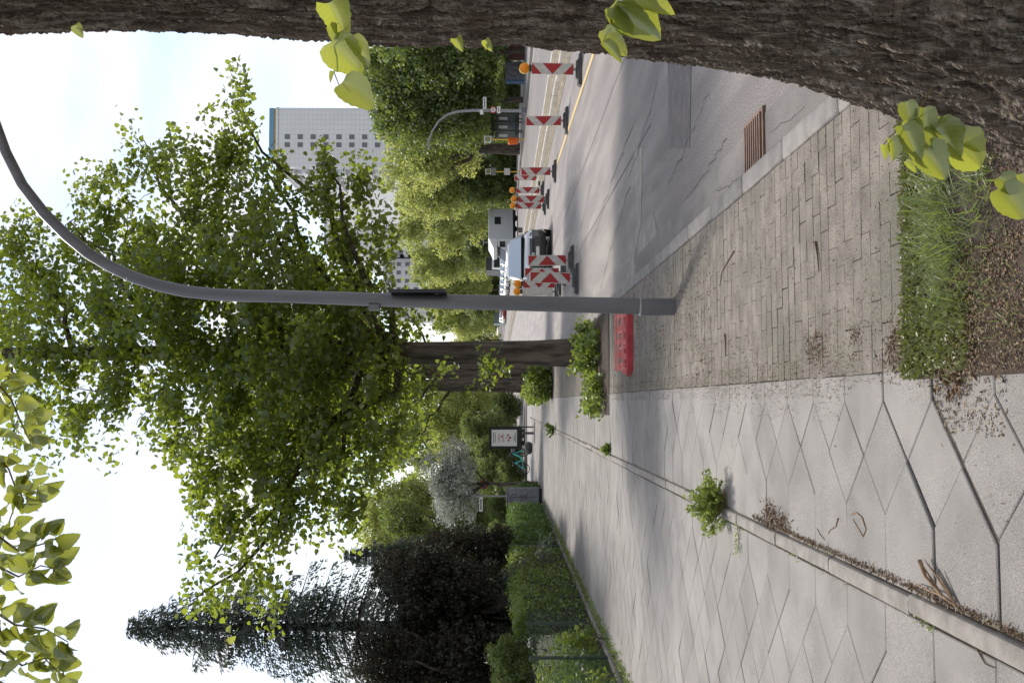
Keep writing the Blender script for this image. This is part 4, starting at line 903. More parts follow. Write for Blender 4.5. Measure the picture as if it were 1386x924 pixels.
# ------------------------------------------------------------------ low bushes that close the view under the trees
def bush(label, ix, iy, rpx, Y, kind='deep', sq=0.7, wide=1.3, group=None):
    c = P(ix, iy, Y); rr = rpx * Y / FPX; t = thing('bush', label, 'bush', (c.x, Y, -0.02), group=group)
    o = link('foliage', CR[kind][random.randrange(2)], t, loc=(0, 0, c.z)); o.scale = (rr * wide, rr, rr * sq); o.rotation_euler = (0, 0, random.random() * 6.28)
    wood(0, 0, max(0.4, c.z * 0.5), 0.05, c.z, rr * 0.7).build('stem', bark_d, t, True)
gB = 'bushes beyond the far pavement'
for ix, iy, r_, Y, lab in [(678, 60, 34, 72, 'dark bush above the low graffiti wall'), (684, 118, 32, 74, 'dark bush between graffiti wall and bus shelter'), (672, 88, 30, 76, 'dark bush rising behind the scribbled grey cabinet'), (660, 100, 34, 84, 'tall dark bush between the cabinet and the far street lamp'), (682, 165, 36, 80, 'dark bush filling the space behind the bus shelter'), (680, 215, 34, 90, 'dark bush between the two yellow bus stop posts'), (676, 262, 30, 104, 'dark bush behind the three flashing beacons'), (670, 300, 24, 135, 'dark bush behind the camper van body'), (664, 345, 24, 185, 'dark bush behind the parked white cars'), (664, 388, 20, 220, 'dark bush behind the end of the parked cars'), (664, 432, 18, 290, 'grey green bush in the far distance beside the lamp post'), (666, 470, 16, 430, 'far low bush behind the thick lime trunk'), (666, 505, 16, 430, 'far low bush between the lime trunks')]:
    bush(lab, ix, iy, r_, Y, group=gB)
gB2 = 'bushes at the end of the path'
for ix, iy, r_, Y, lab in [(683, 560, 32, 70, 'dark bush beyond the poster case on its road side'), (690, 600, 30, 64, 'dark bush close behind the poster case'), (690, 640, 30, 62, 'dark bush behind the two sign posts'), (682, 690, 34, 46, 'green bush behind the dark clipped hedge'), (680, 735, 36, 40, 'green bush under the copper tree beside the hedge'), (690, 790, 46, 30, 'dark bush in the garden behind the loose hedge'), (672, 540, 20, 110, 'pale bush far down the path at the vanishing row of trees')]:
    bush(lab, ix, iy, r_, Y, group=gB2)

# ------------------------------------------------------------------ curved lamp post
lb = G(913, 415); LY = lb.y
lamp = thing('street_lamp', 'grey lamp post with long arm curving over the road, standing in the pavers', 'street lamp')
c0 = Vector((lb.x, LY, 0))
MB().tube([c0 + Vector((0, 0, -0.1)), c0 + Vector((0, 0, 0.0)), c0 + Vector((-0.003, 0, 0.33))], [0.084, 0.083, 0.082], 24).build('base_sleeve', zinc_m, lamp, True)
MB().tube([c0 + Vector((-0.003, 0, 0.328)), c0 + Vector((-0.003, 0, 0.345))], [0.086, 0.080], 24).build('collar', zincl_m, lamp, True)
ctr = [(868, 414.3), (780, 412.3), (690, 410), (600, 408), (510, 405.5), (440, 403), (380, 401), (330, 400.3), (290, 398.5), (250, 394), (215, 386.5), (180, 375), (150, 361), (120, 343.5), (90, 319), (60, 289), (30, 250), (8, 206), (-12, 150), (-26, 90), (-34, 20), (-38, -60), (-40, -130)]
rad = [11.2, 10.8, 10.4, 9.9, 9.3, 8.9, 8.6, 8.4, 8.3, 8.2, 8.1, 8.0, 7.9, 7.8, 7.6, 7.4, 7.1, 6.8, 6.5, 6.2, 6, 6, 6]
pts = [P(x, y, LY) for x, y in ctr]; pts[0].z = 0.34
MB().tube(pts, [r_ * LY / FPX for r_ in rad], 24).build('pole', zinc_m, lamp, True)
e = pts[-1]; MB().box(-0.05, 0.75, -0.16, 0.16, -0.09, 0.06, Matrix.Translation(e), top=0.7).build('lamp_head', zinc_m, lamp)
p = P(507, 415, LY); MB().box(p.x - 0.035, p.x + 0.02, LY - 0.06, LY + 0.06, p.z - 0.05, p.z + 0.05).build('lug', zinc_m, lamp)
p, q = P(530, 397.5, LY), P(605, 398, LY)
sg = thing('traffic_sign', 'traffic sign seen edge on, clamped to the curved lamp post', 'sign')
MB().box(p.x - 0.002, p.x + 0.012, LY - 0.30, LY + 0.22, q.z, p.z).build('plate', black_m, sg)
for z in (q.z + 0.1, p.z - 0.1): MB().box(p.x - 0.075, p.x - 0.002, LY - 0.03, LY + 0.03, z - 0.02, z + 0.02).build('clamp', zinc_m, sg)

# ------------------------------------------------------------------ storm drain
dr = thing('storm_drain', 'rusty slotted storm drain grate in the gutter beside the kerb', 'drain')
x0, x1, y0, y1 = 1.62, 1.99, 6.88, 7.36
pit_shade_m = mat('pit_shade', (0.02, 0.012, 0.009), (0.012, 0.008, 0.007), scale=18, rough=0.85, bump=0.3); iron = mat('worn_iron', (0.20, 0.115, 0.075), (0.12, 0.07, 0.05), scale=15, rough=0.6)
MB().box(x0, x1, y0, y1, ZR - 0.02, ZR + 0.006).build('pit_shade_plate', pit_shade_m, dr)  # near-black plate just under the bars; the hole's shade is in its colour
MB().box(x0 - 0.03, x0, y0 - 0.03, y1 + 0.03, ZR - 0.02, ZR + 0.02).box(x1, x1 + 0.03, y0 - 0.03, y1 + 0.03, ZR - 0.02, ZR + 0.02).box(x0, x1, y0 - 0.03, y0, ZR - 0.02, ZR + 0.019).box(x0, x1, y1, y1 + 0.03, ZR - 0.02, ZR + 0.019).build('frame', iron, dr)
bar = MB().box(x0, x1, -0.013, 0.013, ZR, ZR + 0.03).mesh('bar', iron)
for i in range(8): link('bar', bar, dr, loc=(0, y0 + 0.03 + i * 0.06, 0))

# ------------------------------------------------------------------ red plastic foot plate
rp0 = G(858, 508); rx0, rx1, ry0, ry1 = rp0.x, G(858, 418).x, 12.72, 13.42
rpl = thing('barrier_foot_plate', 'red plastic barrier foot lying flat on the pavers near the lamp post', 'barrier part')
prf = [(rx0 + 0.06, ry0, 0.0), (rx1, ry0, 0.0), (rx1, ry1, 0.0), (rx0 + 0.16, ry1, 0.0), (rx0, ry0 + 0.28, 0.0)]
MB().prism(prf, (0, 0, 0.055)).build('plate', red_m, rpl)
MB().prism([(rx0 + 0.06, ry0 - 0.003, 0.0), (rx1, ry0 - 0.003, 0.0), (rx1, ry0 + 0.16, 0.0), (rx0 + 0.03, ry0 + 0.16, 0.0)], (0, 0, 0.075)).build('front_beam', red_m, rpl)
for yb, hh in ((ry0 + 0.165, 0.125), (ry0 + 0.40, 0.15), (ry1 - 0.06, 0.16)):
    xs0 = rx0 + 0.08 if yb > ry0 + 0.3 else rx0 + 0.03
    b = MB().box(xs0, rx1, yb, yb + 0.022, hh - 0.02, hh).box(xs0, rx1, yb, yb + 0.022, 0.05, 0.07)
    n = 5
    for i in range(n): x = xs0 + (rx1 - xs0 - 0.07) * i / (n - 1); b.box(x, x + 0.07, yb + 0.002, yb + 0.02, 0.06, hh - 0.005)
    b.build('rib', redl_m, rpl)
for i in range(4):
    x = rx0 + 0.14 + (rx1 - rx0 - 0.2) * i / 3; MB().box(x, x + 0.03, ry0 + 0.18, ry1 - 0.06, 0.05, 0.11).build('cross_rib', redl_m, rpl)

# ------------------------------------------------------------------ beacons
def beacon(mirror, lamp_on, back=False):
    t = thing('warning_beacon', 'x', 'beacon', group='roadworks beacons')
    base = MB().box(-0.36, 0.36, -0.22, 0.22, 0.0, 0.075, top=0.88); base.box(-0.22, 0.22, -0.12, 0.12, 0.075, 0.125, top=0.8); base.build('foot', rubber_m, t)
    MB().box(-0.03, 0.03, -0.03, 0.03, 0.12, 0.20).build('post', zincl_m, t)
    W, z0, H = 0.125, 0.17, 0.92
    MB().box(-W, W, -0.028, 0.028, z0, z0 + H).build('panel', frame_m, t)
    if back: MB().box(-W + 0.012, W - 0.012, -0.033, -0.029, z0 + 0.012, z0 + H - 0.012).build('face', foil_m, t)
    else:
        fc = MB().box(-W + 0.012, W - 0.012, -0.032, -0.028, z0 + 0.012, z0 + H - 0.012).build('face', foil_m, t)
        s = -1 if mirror else 1; a = W - 0.012; zb, zt = z0 + 0.012, z0 + H - 0.012; q = 0.235 * H
        zc = (zb + zt) / 2
        for poly in ([(-a, zt), (a, zt), (-a, zt - q)], [(-a, zb), (-a, zb + q), (a, zb)], [(a, zc + q), (a, zc - q), (-a, zc)]):
            pl = [(s * x, -0.032, z) for x, z in poly]
            if s < 0: pl = pl[::-1]
            MB().prism(pl, (0, -0.003, 0)).build('red_field', redf_m, t)
    if lamp_on:
        MB().box(-0.07, 0.07, -0.06, 0.06, z0 + H, z0 + H + 0.05).build('lamp_box', black_m, t)
        MB().tube([(0, -0.05, z0 + H + 0.15), (0, 0.05, z0 + H + 0.15)], [0.115, 0.115], 20).build('lamp_rim', yellow_m, t, True)
        ln = MB().ball((0, -0.05, z0 + H + 0.15), 0.10, 16, 8, (1, 0.45, 1)).build('lens', orange_m, t, True)
        MB().ball((0, -0.085, z0 + H + 0.15), 0.035, 10, 6, (1, 0.5, 1)).build('bulb_cap', orange_m, ln, True)
    return t
def put_beacon(label, ix, iy, mirror=False, lamp_on=False, back=False, rz=0.0, tiltx=0.0):
    t = beacon(mirror, lamp_on, back); p = G(ix, iy, ZR); t.location = (p.x, p.y, ZR); t.rotation_euler = (0, tiltx, rz - math.atan2(p.x, p.y) * 0.6); t['label'] = label
put_beacon('red and white beacon with orange lamp close to the big trunk', 787, 94.5, lamp_on=True, tiltx=0.02)
put_beacon('red and white beacon without lamp in front of the bus shelter', 768.5, 163.5, tiltx=-0.01)
put_beacon('red and white beacon without lamp below the second yellow bus stop post', 752.5, 232)
put_beacon('first lamp beacon of the trio at the end of the yellow line', 736, 257.5, lamp_on=True)
put_beacon('middle lamp beacon of the trio, the one with the lowest foot', 743, 269.5, lamp_on=True)
put_beacon('last lamp beacon of the trio, next to the camper van', 738.5, 278.5, lamp_on=True)
put_beacon('small far beacon half hidden behind the lampless one', 731, 240.5)
put_beacon('tilted beacon in front of the black car grille', 776, 352, mirror=True, tiltx=-0.015)
put_beacon('frontmost beacon of the cluster by the lamp post', 782, 377, mirror=True, tiltx=0.03)
put_beacon('beacon standing between the black car and the frontmost one', 765, 369, mirror=True)
put_beacon('lamp beacon hidden behind the frontmost one of the cluster', 759, 384, lamp_on=True)
put_beacon('beacon turned with its blank face out, lamp on top, by the lamp post', 756, 394.5, lamp_on=True, back=True)

# ------------------------------------------------------------------ cars
def paint(name, c, rough=0.18, metal=0.2): return flat(name, c, rough, metal, 0.6)
P_black, P_white, P_silver, P_blue, P_grey, P_red = paint('paint_black', (0.012, 0.013, 0.016)), paint('paint_white', (0.72, 0.72, 0.72)), paint('paint_silver', (0.40, 0.41, 0.42)), paint('paint_blue', (0.03, 0.05, 0.12)), paint('paint_grey', (0.10, 0.105, 0.11)), paint('paint_red', (0.25, 0.02, 0.02))
head_m = flat('headlight_glass', (0.75, 0.78, 0.8), 0.08, 0.3, 0.8); tyre_m = flat('tyre', (0.02, 0.02, 0.021), 0.9); rim_m = flat('alloy', (0.4, 0.4, 0.41), 0.3, 0.7); plate_m = flat('number_plate', (0.7, 0.7, 0.68), 0.5)
sky_glass = flat('windscreen_sky_tint', (0.42, 0.47, 0.50), 0.06, 0.6, 1.0)  # the sky's reflection is put into this pale, half metallic colour
def car(label, body, group=None, detail=True):
    """A hatchback, front towards -y, standing on z = 0."""
    t = thing('parked_car', label, 'car', group=group)
    secs = [(-2.10, 0.62, 0.28, 0.62), (-2.04, 0.80, 0.20, 0.74), (-1.80, 0.87, 0.17, 0.82), (-1.30, 0.89, 0.17, 0.90), (-0.95, 0.90, 0.17, 0.95), (0.0, 0.90, 0.17, 0.97), (1.2, 0.90, 0.17, 1.0), (1.85, 0.87, 0.20, 1.0), (2.05, 0.80, 0.26, 0.92), (2.10, 0.66, 0.32, 0.80)]
    b = MB(); n = 10
    for y, w_, z0, z1 in secs:
        b.v += [(-w_ * 0.92, y, z0), (-w_, y, z0 + 0.12), (-w_, y, z1 - 0.22), (-w_ * 0.97, y, z1 - 0.08), (-w_ * 0.86, y, z1), (w_ * 0.86, y, z1), (w_ * 0.97, y, z1 - 0.08), (w_, y, z1 - 0.22), (w_, y, z0 + 0.12), (w_ * 0.92, y, z0)]
    for i in range(len(secs) - 1):
        for j in range(n): b.f.append((i * n + j, i * n + (j + 1) % n, (i + 1) * n + (j + 1) % n, (i + 1) * n + j))
    b.f.append(tuple(range(n))); b.f.append(tuple(range((len(secs) - 1) * n + n - 1, (len(secs) - 1) * n - 1, -1))); b.m = [0] * len(b.f)
    b.build('body', body, t, True)
    cs = [(-1.02, 0.80, 0.94, 0.95), (-0.30, 0.64, 0.92, 1.42), (0.15, 0.63, 0.92, 1.47), (1.0, 0.62, 0.92, 1.45), (1.45, 0.60, 0.93, 1.38), (1.95, 0.72, 0.95, 1.0)]
    b = MB(); n = 6
    for y, w_, z0, z1 in cs: b.v += [(-0.82, y, z0), (-w_ - 0.04, y, max(z0 + 0.005, z1 - 0.07)), (-w_ + 0.08, y, z1), (w_ - 0.08, y, z1), (w_ + 0.04, y, max(z0 + 0.005, z1 - 0.07)), (0.82, y, z0)]
    for i in range(len(cs) - 1):
        for j in range(n): b.f.append((i * n + j, i * n + (j + 1) % n, (i + 1) * n + (j + 1) % n, (i + 1) * n + j))
    b.m = [0] * len(b.f); b.build('cabin', body, t, True)
    MB().prism([(-0.72, -0.97, 0.99), (0.72, -0.97, 0.99), (0.58, -0.34, 1.395), (-0.58, -0.34, 1.395)], (0, -0.03, 0.02)).build('windscreen', sky_glass, t)
    MB().prism([(0.62, 1.93, 1.03), (-0.62, 1.93, 1.03), (-0.54, 1.50, 1.37), (0.54, 1.50, 1.37)], (0, 0.03, 0.02)).build('rear_window', glass_m, t)
    for s in (-1, 1):
        q = [(s * 0.815, -0.80, 1.00), (s * 0.815, 1.70, 1.02), (s * 0.672, 1.35, 1.33), (s * 0.682, -0.22, 1.34)]
        MB().prism(q if s < 0 else q[::-1], (s * 0.025, 0, 0.0)).build('side_window', glass_m, t)
        MB().prism([(s * 0.52, -2.085, 0.66), (s * 0.80, -1.99, 0.66), (s * 0.84, -1.88, 0.76), (s * 0.56, -2.0, 0.745)][::s], (0, -0.035, 0.012)).build('headlight', head_m, t)
        MB().box(min(s * 0.9, s * 1.06), max(s * 0.9, s * 1.06), -0.86, -0.72, 0.95, 1.10).build('wing_mirror', body, t)
        for yw in (-1.3, 1.3):
            wv = MB().tube([(s * 0.72, yw, 0.31), (s * 0.905, yw, 0.31)], 0.31, 20).build('wheel', tyre_m, t, True)
            if detail: MB().tube([(s * 0.90, yw, 0.31), (s * 0.915, yw, 0.31)], 0.20, 14).build('rim', rim_m, wv, True)
    if detail:
        MB().box(-0.50, 0.50, -2.125, -2.07, 0.585, 0.655).build('grille', black_m, t)
        MB().box(-0.26, 0.26, -2.135, -2.085, 0.42, 0.53).build('number_plate', plate_m, t)
        MB().box(-0.62, 0.62, -2.12, -2.06, 0.24, 0.36).build('bumper_grille', black_m, t)
        em = MB().tube([(0, -2.10, 0.625), (0, -2.14, 0.625)], 0.055, 16).build('emblem', rim_m, t, True)
    return t
cp = G(747, 341, ZR)
c1 = car('black hatchback facing the beacons, its windscreen and bonnet mirroring the sky', P_black); c1.location = (cp.x, cp.y + 2.1, ZR); c1.rotation_euler = (0, 0, R(-2))
gC = 'cars parked along the far carriageway'
specs = [(P_white, 'white hatchback parked in front of the camper van'), (P_black, 'black hatchback parked behind the first white car'), (P_white, 'white hatchback parked beside the dark lorry'), (P_silver, 'silver hatchback parked in the far row after the lorry'), (P_black, 'black hatchback in the middle of the far row'), (P_white, 'white hatchback behind the middle black car of the far row'), (P_grey, 'grey hatchback in the far row beyond the white one'), (P_white, 'white hatchback towards the end of the far row'), (P_blue, 'dark blue hatchback near the end of the far row'), (P_silver, 'silver hatchback at the end of the far row by the lamp post'), (P_red, 'dark red hatchback far behind the lamp post'), (P_white, 'last white hatchback far behind the lamp post')]
protos = {}
for i, (pm, lab) in enumerate(specs):
    if pm.name not in protos: protos[pm.name] = t = car(lab, pm, gC, False)
    else: t = copy_tree(protos[pm.name])
    t['label'] = lab; t.location = (17.0 - 0.01 * i, 108 + i * 6.6 + (0 if i < 10 else 25), ZR); t.rotation_euler = (0, 0, R(random.uniform(-2, 2)))
# camper van, seen from its front corner
cv = thing('camper_van', 'white camper van with grey box body and square side window', 'van'); q = G(697, 305, ZR); cv.location = (P(697, 318, 92).x, 92, ZR); cv.rotation_euler = (0, 0, R(-62)); cv.scale = (0.92,) * 3
cg = flat('camper_grey', (0.62, 0.64, 0.66), 0.4); cw = flat('camper_white', (0.82, 0.82, 0.82), 0.35)
MB().box(-1.05, 1.05, -1.2, 2.4, 0.45, 2.75).build('box_body', cg, cv)
MB().box(-1.08, 1.08, -1.25, 2.45, 2.75, 2.86, top=0.96).build('roof', cw, cv)
MB().prism([(-1.0, -1.21, 1.95), (-1.0, -2.2, 2.0), (-1.0, -2.35, 2.35), (-1.0, -1.21, 2.8)], (2.0, 0, 0)).build('alcove', cw, cv)
MB().prism([(-0.95, -1.21, 0.4), (-0.95, -3.1, 0.4), (-0.95, -3.15, 0.95), (-0.95, -2.6, 1.15), (-0.95, -1.9, 1.95), (-0.95, -1.21, 1.95)], (1.9, 0, 0)).build('cab', cw, cv)
MB().prism([(-0.85, -2.58, 1.2), (0.85, -2.58, 1.2), (0.75, -1.98, 1.88), (-0.75, -1.98, 1.88)], (0, -0.05, 0.03)).build('windscreen', glass_m, cv)
MB().box(-0.6, 0.6, -3.2, -3.1, 0.6, 0.85).build('grille', black_m, cv)
for s in (-1, 1):
    MB().box(min(s * 0.95, s * 0.97), max(s * 0.95, s * 0.97), -2.2, -1.5, 1.2, 1.75).build('cab_window', glass_m, cv)
    w_ = MB().box(min(s * 1.05, s * 1.08), max(s * 1.05, s * 1.08), 0.5, 1.4, 1.65, 2.25).build('side_window', black_m, cv)
    MB().box(min(s * 1.08, s * 1.09), max(s * 1.08, s * 1.09), 0.6, 1.3, 1.73, 2.17).build('pane', glass_m, w_)
    for yw in (-2.3, 1.4): MB().tube([(s * 0.75, yw, 0.36), (s * 0.99, yw, 0.36)], 0.36, 16).build('wheel', tyre_m, cv, True)
    MB().box(s * 0.7 - 0.14, s * 0.7 + 0.14, -3.19, -3.1, 0.65, 0.85).build('headlight', head_m, cv)
MB().box(-0.98, 0.98, -1.2, 2.35, 0.2, 0.45).build('skirt', black_m, cv)
# dark lorry and grey container far behind
lo = thing('lorry', 'dark box lorry standing behind the parked cars', 'lorry', (P(690, 355, 150).x, 150, ZR))
dk = flat('lorry_grey', (0.06, 0.066, 0.075), 0.5)
MB().box(-1.25, 1.25, 0, 6, 0.8, 3.5).build('box_body', dk, lo); MB().box(-1.2, 1.2, -2.0, -0.1, 0.5, 2.6, top=0.9).build('cab', cw, lo); MB().box(-1.0, 1.0, -2.0, -1.88, 1.5, 2.3).build('windscreen', glass_m, lo)
for s in (-1, 1):
    for yw in (-1.2, 4.5): MB().tube([(s * 0.9, yw, 0.45), (s * 1.2, yw, 0.45)], 0.45, 14).build('wheel', tyre_m, lo, True)
gc = thing('container', 'grey green site container in the distance beside the lamp post', 'container', (P(675, 430, 215).x, 215, 0))
gcm = flat('container_green', (0.22, 0.27, 0.26), 0.6)
MB().box(-1.2, 1.2, 0, 6, 0.15, 2.4).build('body', gcm, gc)
for i in range(9): MB().box(-1.1 + i * 0.26, -1.0 + i * 0.26, -0.04, 0.0, 0.3, 2.3).build('rib', gcm, gc)
MB().box(-1.2, 1.2, 0, 6, -0.02, 0.15).build('skid', black_m, gc)

# ------------------------------------------------------------------ signs, lamps, shelter across the road
def text_mesh(body, size, m, name):
    cu = bpy.data.curves.new(name, 'FONT'); cu.body = body; cu.size = size; cu.align_x = 'CENTER'; cu.align_y = 'CENTER'; cu.extrude = 0.002
    tmp = bpy.data.objects.new(name, cu); col.objects.link(tmp); me = bpy.data.meshes.new_from_object(tmp.evaluated_get(bpy.context.evaluated_depsgraph_get()))
    bpy.data.objects.remove(tmp); me.materials.clear(); me.materials.append(m); return me
ring_red = flat('sign_red', (0.45, 0.03, 0.03), 0.4); sign_white = flat('sign_white', (0.75, 0.75, 0.73), 0.4); sign_blue = flat('sign_blue', (0.03, 0.10, 0.35), 0.4)
FXP = Matrix.Rotation(R(90), 4, 'X')
fl = thing('street_lamp', 'slim far street lamp with traffic signs beside the bus shelter', 'street lamp', (P(716, 150, 60).x, 60, 0))
fx = fl.location.x
cl = [(P(x, y, 60) - Vector((fx, 60, 0))) for x, y in ((716, 150), (690, 150), (660, 149.5), (640, 149.5), (620, 151), (606, 155), (594, 164), (585, 178), (580, 195))]; cl[0].z = -0.05
MB().tube(cl, taper(0.10, 0.05, 8), 10).build('pole', zincl_m, fl, True)
MB().box(-0.16, 0.16, -0.12, 0.12, 0.0, 0.25).build('foot', zinc_m, fl)
MB().box(-0.3, 0.3, -0.1, 0.1, -0.05, 0.06, Matrix.Translation(cl[-1])).build('lamp_head', zincl_m, fl)
sgn = thing('traffic_sign', 'round red ringed speed sign on the far street lamp', 'sign', (fx, 59.85, P(667.5, 147, 60).z))
MB().tube([(0, 0.02, 0), (0, -0.01, 0)], 0.20, 20).build('plate', ring_red, sgn, True); MB().tube([(0, -0.01, 0), (0, -0.02, 0)], 0.145, 20).build('face', sign_white, sgn, True)
link('numeral', text_mesh('30', 0.2, black_m, 'numeral'), sgn, M=Matrix.Translation((0, -0.024, 0)) @ FXP)
sgn = thing('street_name_sign', 'white street name plate sticking out from the far street lamp', 'sign', (fx + 0.42, 59.9, P(656, 138, 60).z)); MB().box(-0.36, 0.36, -0.02, 0.02, -0.1, 0.1).build('plate', sign_white, sgn); MB().box(-0.42, -0.36, -0.01, 0.01, -0.05, 0.05).build('bracket', zincl_m, sgn); MB().box(-0.3, 0.3, -0.024, -0.02, -0.02, 0.03).build('lettering_bar', black_m, sgn)
sgn = thing('signal_box', 'small white box on the far street lamp', 'box', (fx - 0.12, 59.9, P(652, 151, 60).z)); MB().box(-0.11, 0.11, -0.1, 0.1, -0.1, 0.1).build('case', sign_white, sgn); MB().box(-0.09, 0.09, -0.12, -0.1, -0.08, 0.08).build('lid', sign_white, sgn)
sgn = thing('supplementary_sign', 'small white plate under the round speed sign', 'sign', (fx, 59.86, P(675, 147, 60).z)); MB().box(-0.2, 0.2, -0.02, 0.02, -0.1, 0.1).build('plate', sign_white, sgn); MB().box(-0.12, 0.12, -0.024, -0.02, -0.02, 0.02).build('mark', black_m, sgn)
# bus shelter
SY = 68; sx0, sx1 = P(690, 187, SY).x, P(690, 152, SY).x
bs = thing('bus_shelter', 'dark framed glass bus shelter with flat roof across the road', 'bus shelter', (0, SY, 0)); zt = P(673, 170, SY).z
dk2 = flat('shelter_frame', (0.03, 0.035, 0.04), 0.4); sg_ = flat('shelter_glass', (0.14, 0.17, 0.17), 0.08, 0, 0.8)
zt = 1.95
MB().box(sx0 - 0.1, sx1 + 0.1, -0.9, 0.5, zt, zt + 0.14).build('roof', dk2, bs)
for x in (sx0, (2 * sx0 + sx1) / 3, (sx0 + 2 * sx1) / 3, sx1): MB().box(x - 0.035, x + 0.035, 0.3, 0.37, -0.02, zt).build('post', dk2, bs)
for i in range(3):
    a_ = sx0 + (sx1 - sx0) * i / 3; MB().box(a_ + 0.06, a_ + (sx1 - sx0) / 3 - 0.06, 0.32, 0.34, 0.25, zt - 0.1).build('pane', sg_, bs)
    MB().box(a_ + 0.15, a_ + (sx1 - sx0) / 3 - 0.25, 0.30, 0.315, 1.0, 1.6).build('notice', sign_white, bs)
MB().box(sx0 + 0.2, sx1 - 0.2, 0.0, 0.28, 0.42, 0.47).build('bench_seat', rubber_m, bs); MB().box(sx0 + 0.4, sx0 + 0.46, 0.1, 0.18, -0.02, 0.42).build('bench_leg', dk2, bs); MB().box(sx1 - 0.46, sx1 - 0.4, 0.1, 0.18, -0.02, 0.42).build('bench_leg', dk2, bs)
def stop_post(label, ix0, ix1, iy, Y, plate2=False):
    p0, p1 = P(ix1, iy, Y), P(ix0, iy, Y); t = thing('bus_stop_sign', label, 'sign', (p0.x, Y, 0)); z1 = p1.z
    MB().tube([(0, 0, -0.05), (0, 0, z1)], 0.045, 10).build('post', yellow_m, t, True)
    MB().box(-0.22, 0.22, -0.06, -0.03, z1 - 0.05, z1 + 0.42).build('plate', sign_white, t)
    MB().tube([(0, -0.06, z1 + 0.18), (0, -0.075, z1 + 0.18)], 0.16, 18).build('disc', flat('stop_green', (0.06, 0.12, 0.06), 0.5), t, True)
    MB().tube([(0, -0.075, z1 + 0.18), (0, -0.085, z1 + 0.18)], 0.115, 18).build('disc_centre', flat('stop_yellow', (0.45, 0.40, 0.12), 0.5), t, True)
    if plate2: MB().box(-0.26, 0.26, -0.06, -0.03, z1 - 1.5, z1 - 1.05).build('timetable', sign_white, t); MB().box(-0.3, 0.3, -0.06, -0.03, z1 - 0.4, z1 - 0.1).build('line_plate', zincl_m, t)
    return t
stop_post('yellow bus stop post with square sign beside the shelter', 664, 708, 189, 65)
stop_post('yellow bus stop post with timetable plate further down the road', 664, 706, 232.5, 78, True)
bn = thing('litter_bin', 'orange litter bin on the yellow post beside the bus shelter', 'bin', (P(694, 191, 64.8).x, 64.8, 0)); zb = P(701, 190, 64.8).z
om = flat('bin_orange', (0.75, 0.14, 0.015), 0.5)
MB().tube([(0, 0, zb), (0, 0, zb + 0.55)], [0.20, 0.25], 16).build('bucket', om, bn, True); MB().tube([(0, 0, zb + 0.55), (0, 0, zb + 0.63)], [0.26, 0.2], 16).build('hood', om, bn, True); MB().tube([(0, 0, -0.05), (0, 0, zb)], 0.03, 8).build('stand', zincl_m, bn, True)
for i, (iy, Y, i0, lab) in enumerate([(270, 100, 645, 'thin grey lamp mast behind the trio of lamp beacons'), (328, 118, 655, 'thin mast with yellowish plate beyond the camper van'), (366, 150, 645, 'thin grey mast beside the dark lorry')]):
    t = thing('lamp_mast', lab, 'mast', (P(690, iy, Y).x, Y, 0)); z1 = P(i0, iy, Y).z; MB().tube([(0, 0, -0.05), (0, 0, z1)], [0.09, 0.06], 8).build('pole', zincl_m, t, True); MB().box(-0.35, 0.35, -0.08, 0.08, z1, z1 + 0.12).build('lamp_head', zincl_m, t)
    if i == 1: MB().box(-0.75, 0.75, -0.1, -0.06, z1 - 1.3, z1 - 0.5).build('plate', flat('pale_yellow', (0.45, 0.42, 0.18), 0.6), t)
gw = thing('graffiti_wall', 'low dark red wall beside the big trunk across the road', 'wall', (0, 62, 0)); xa, xb = P(700, 80, 62).x, P(700, 30, 62).x
MB().box(xa, xb, 0, 0.25, -0.1, 0.95).build('wall_face', mat('dark_red_wall', (0.10, 0.035, 0.03), (0.06, 0.025, 0.022), scale=2), gw); MB().box(xa - 0.05, xb + 0.05, -0.05, 0.3, 0.95, 1.03).build('coping', rubber_m, gw)
gx = thing('switch_cabinet', 'grey cabinet with blue end and scribbled graffiti across the road', 'cabinet', (0, 63, 0)); xa, xb = P(700, 108, 63).x, P(700, 84, 63).x
MB().box(xa, xb, 0, 0.5, -0.1, 1.15).build('case', mat('scribbled_grey', (0.20, 0.20, 0.21), (0.08, 0.08, 0.09), scale=6, rough=0.7), gx); MB().box(xa - 0.12, xa - 0.002, -0.02, 0.5, -0.1, 1.15).build('blue_end', flat('cabinet_blue', (0.04, 0.11, 0.20), 0.5), gx); MB().box(xa, xb, -0.04, 0.52, 1.15, 1.2).build('lid', zinc_m, gx)

# ------------------------------------------------------------------ things down the path
kb = G(733, 672); KY = 39.0
kx0, kx1 = P(705, 685, KY).x, P(705, 660, KY).x
kz = P(687, 672, KY).z
kabin = thing('switch_cabinet', 'grey electricity cabinet with blue graffiti beside the clipped hedge', 'cabinet', (0, KY, 0))
MB().box(kx0, kx1, 0, 0.35, 0.12, kz).build('case', mat('cabinet_grey', (0.23, 0.235, 0.25), (0.17, 0.175, 0.19), scale=6, rough=0.7), kabin); MB().box(kx0 - 0.02, kx1 + 0.02, -0.02, 0.37, kz, kz + 0.05).build('lid', zinc_m, kabin); MB().box(kx0 + 0.03, kx1 - 0.03, 0.03, 0.32, -0.03, 0.12).build('plinth', black_m, kabin)
kw = kx1 - kx0; scr = flat('graffiti_blue', (0.05, 0.05, 0.16), 0.6); b = MB()
for i, st in enumerate([[(.2, .8), (.3, .95), (.35, .75), (.45, .93), (.5, .75)], [(.55, .9), (.7, .82), (.6, .75), (.75, .7)], [(.3, .6), (.5, .5), (.45, .65), (.62, .55)], [(.35, .35), (.42, .5), (.5, .35), (.58, .5), (.66, .35)]]): b.tube([(kx0 + kw * u, -0.004, 0.12 + (kz - 0.12) * v) for u, v in st], 0.012, 5)
b.build('graffiti', scr, kabin)
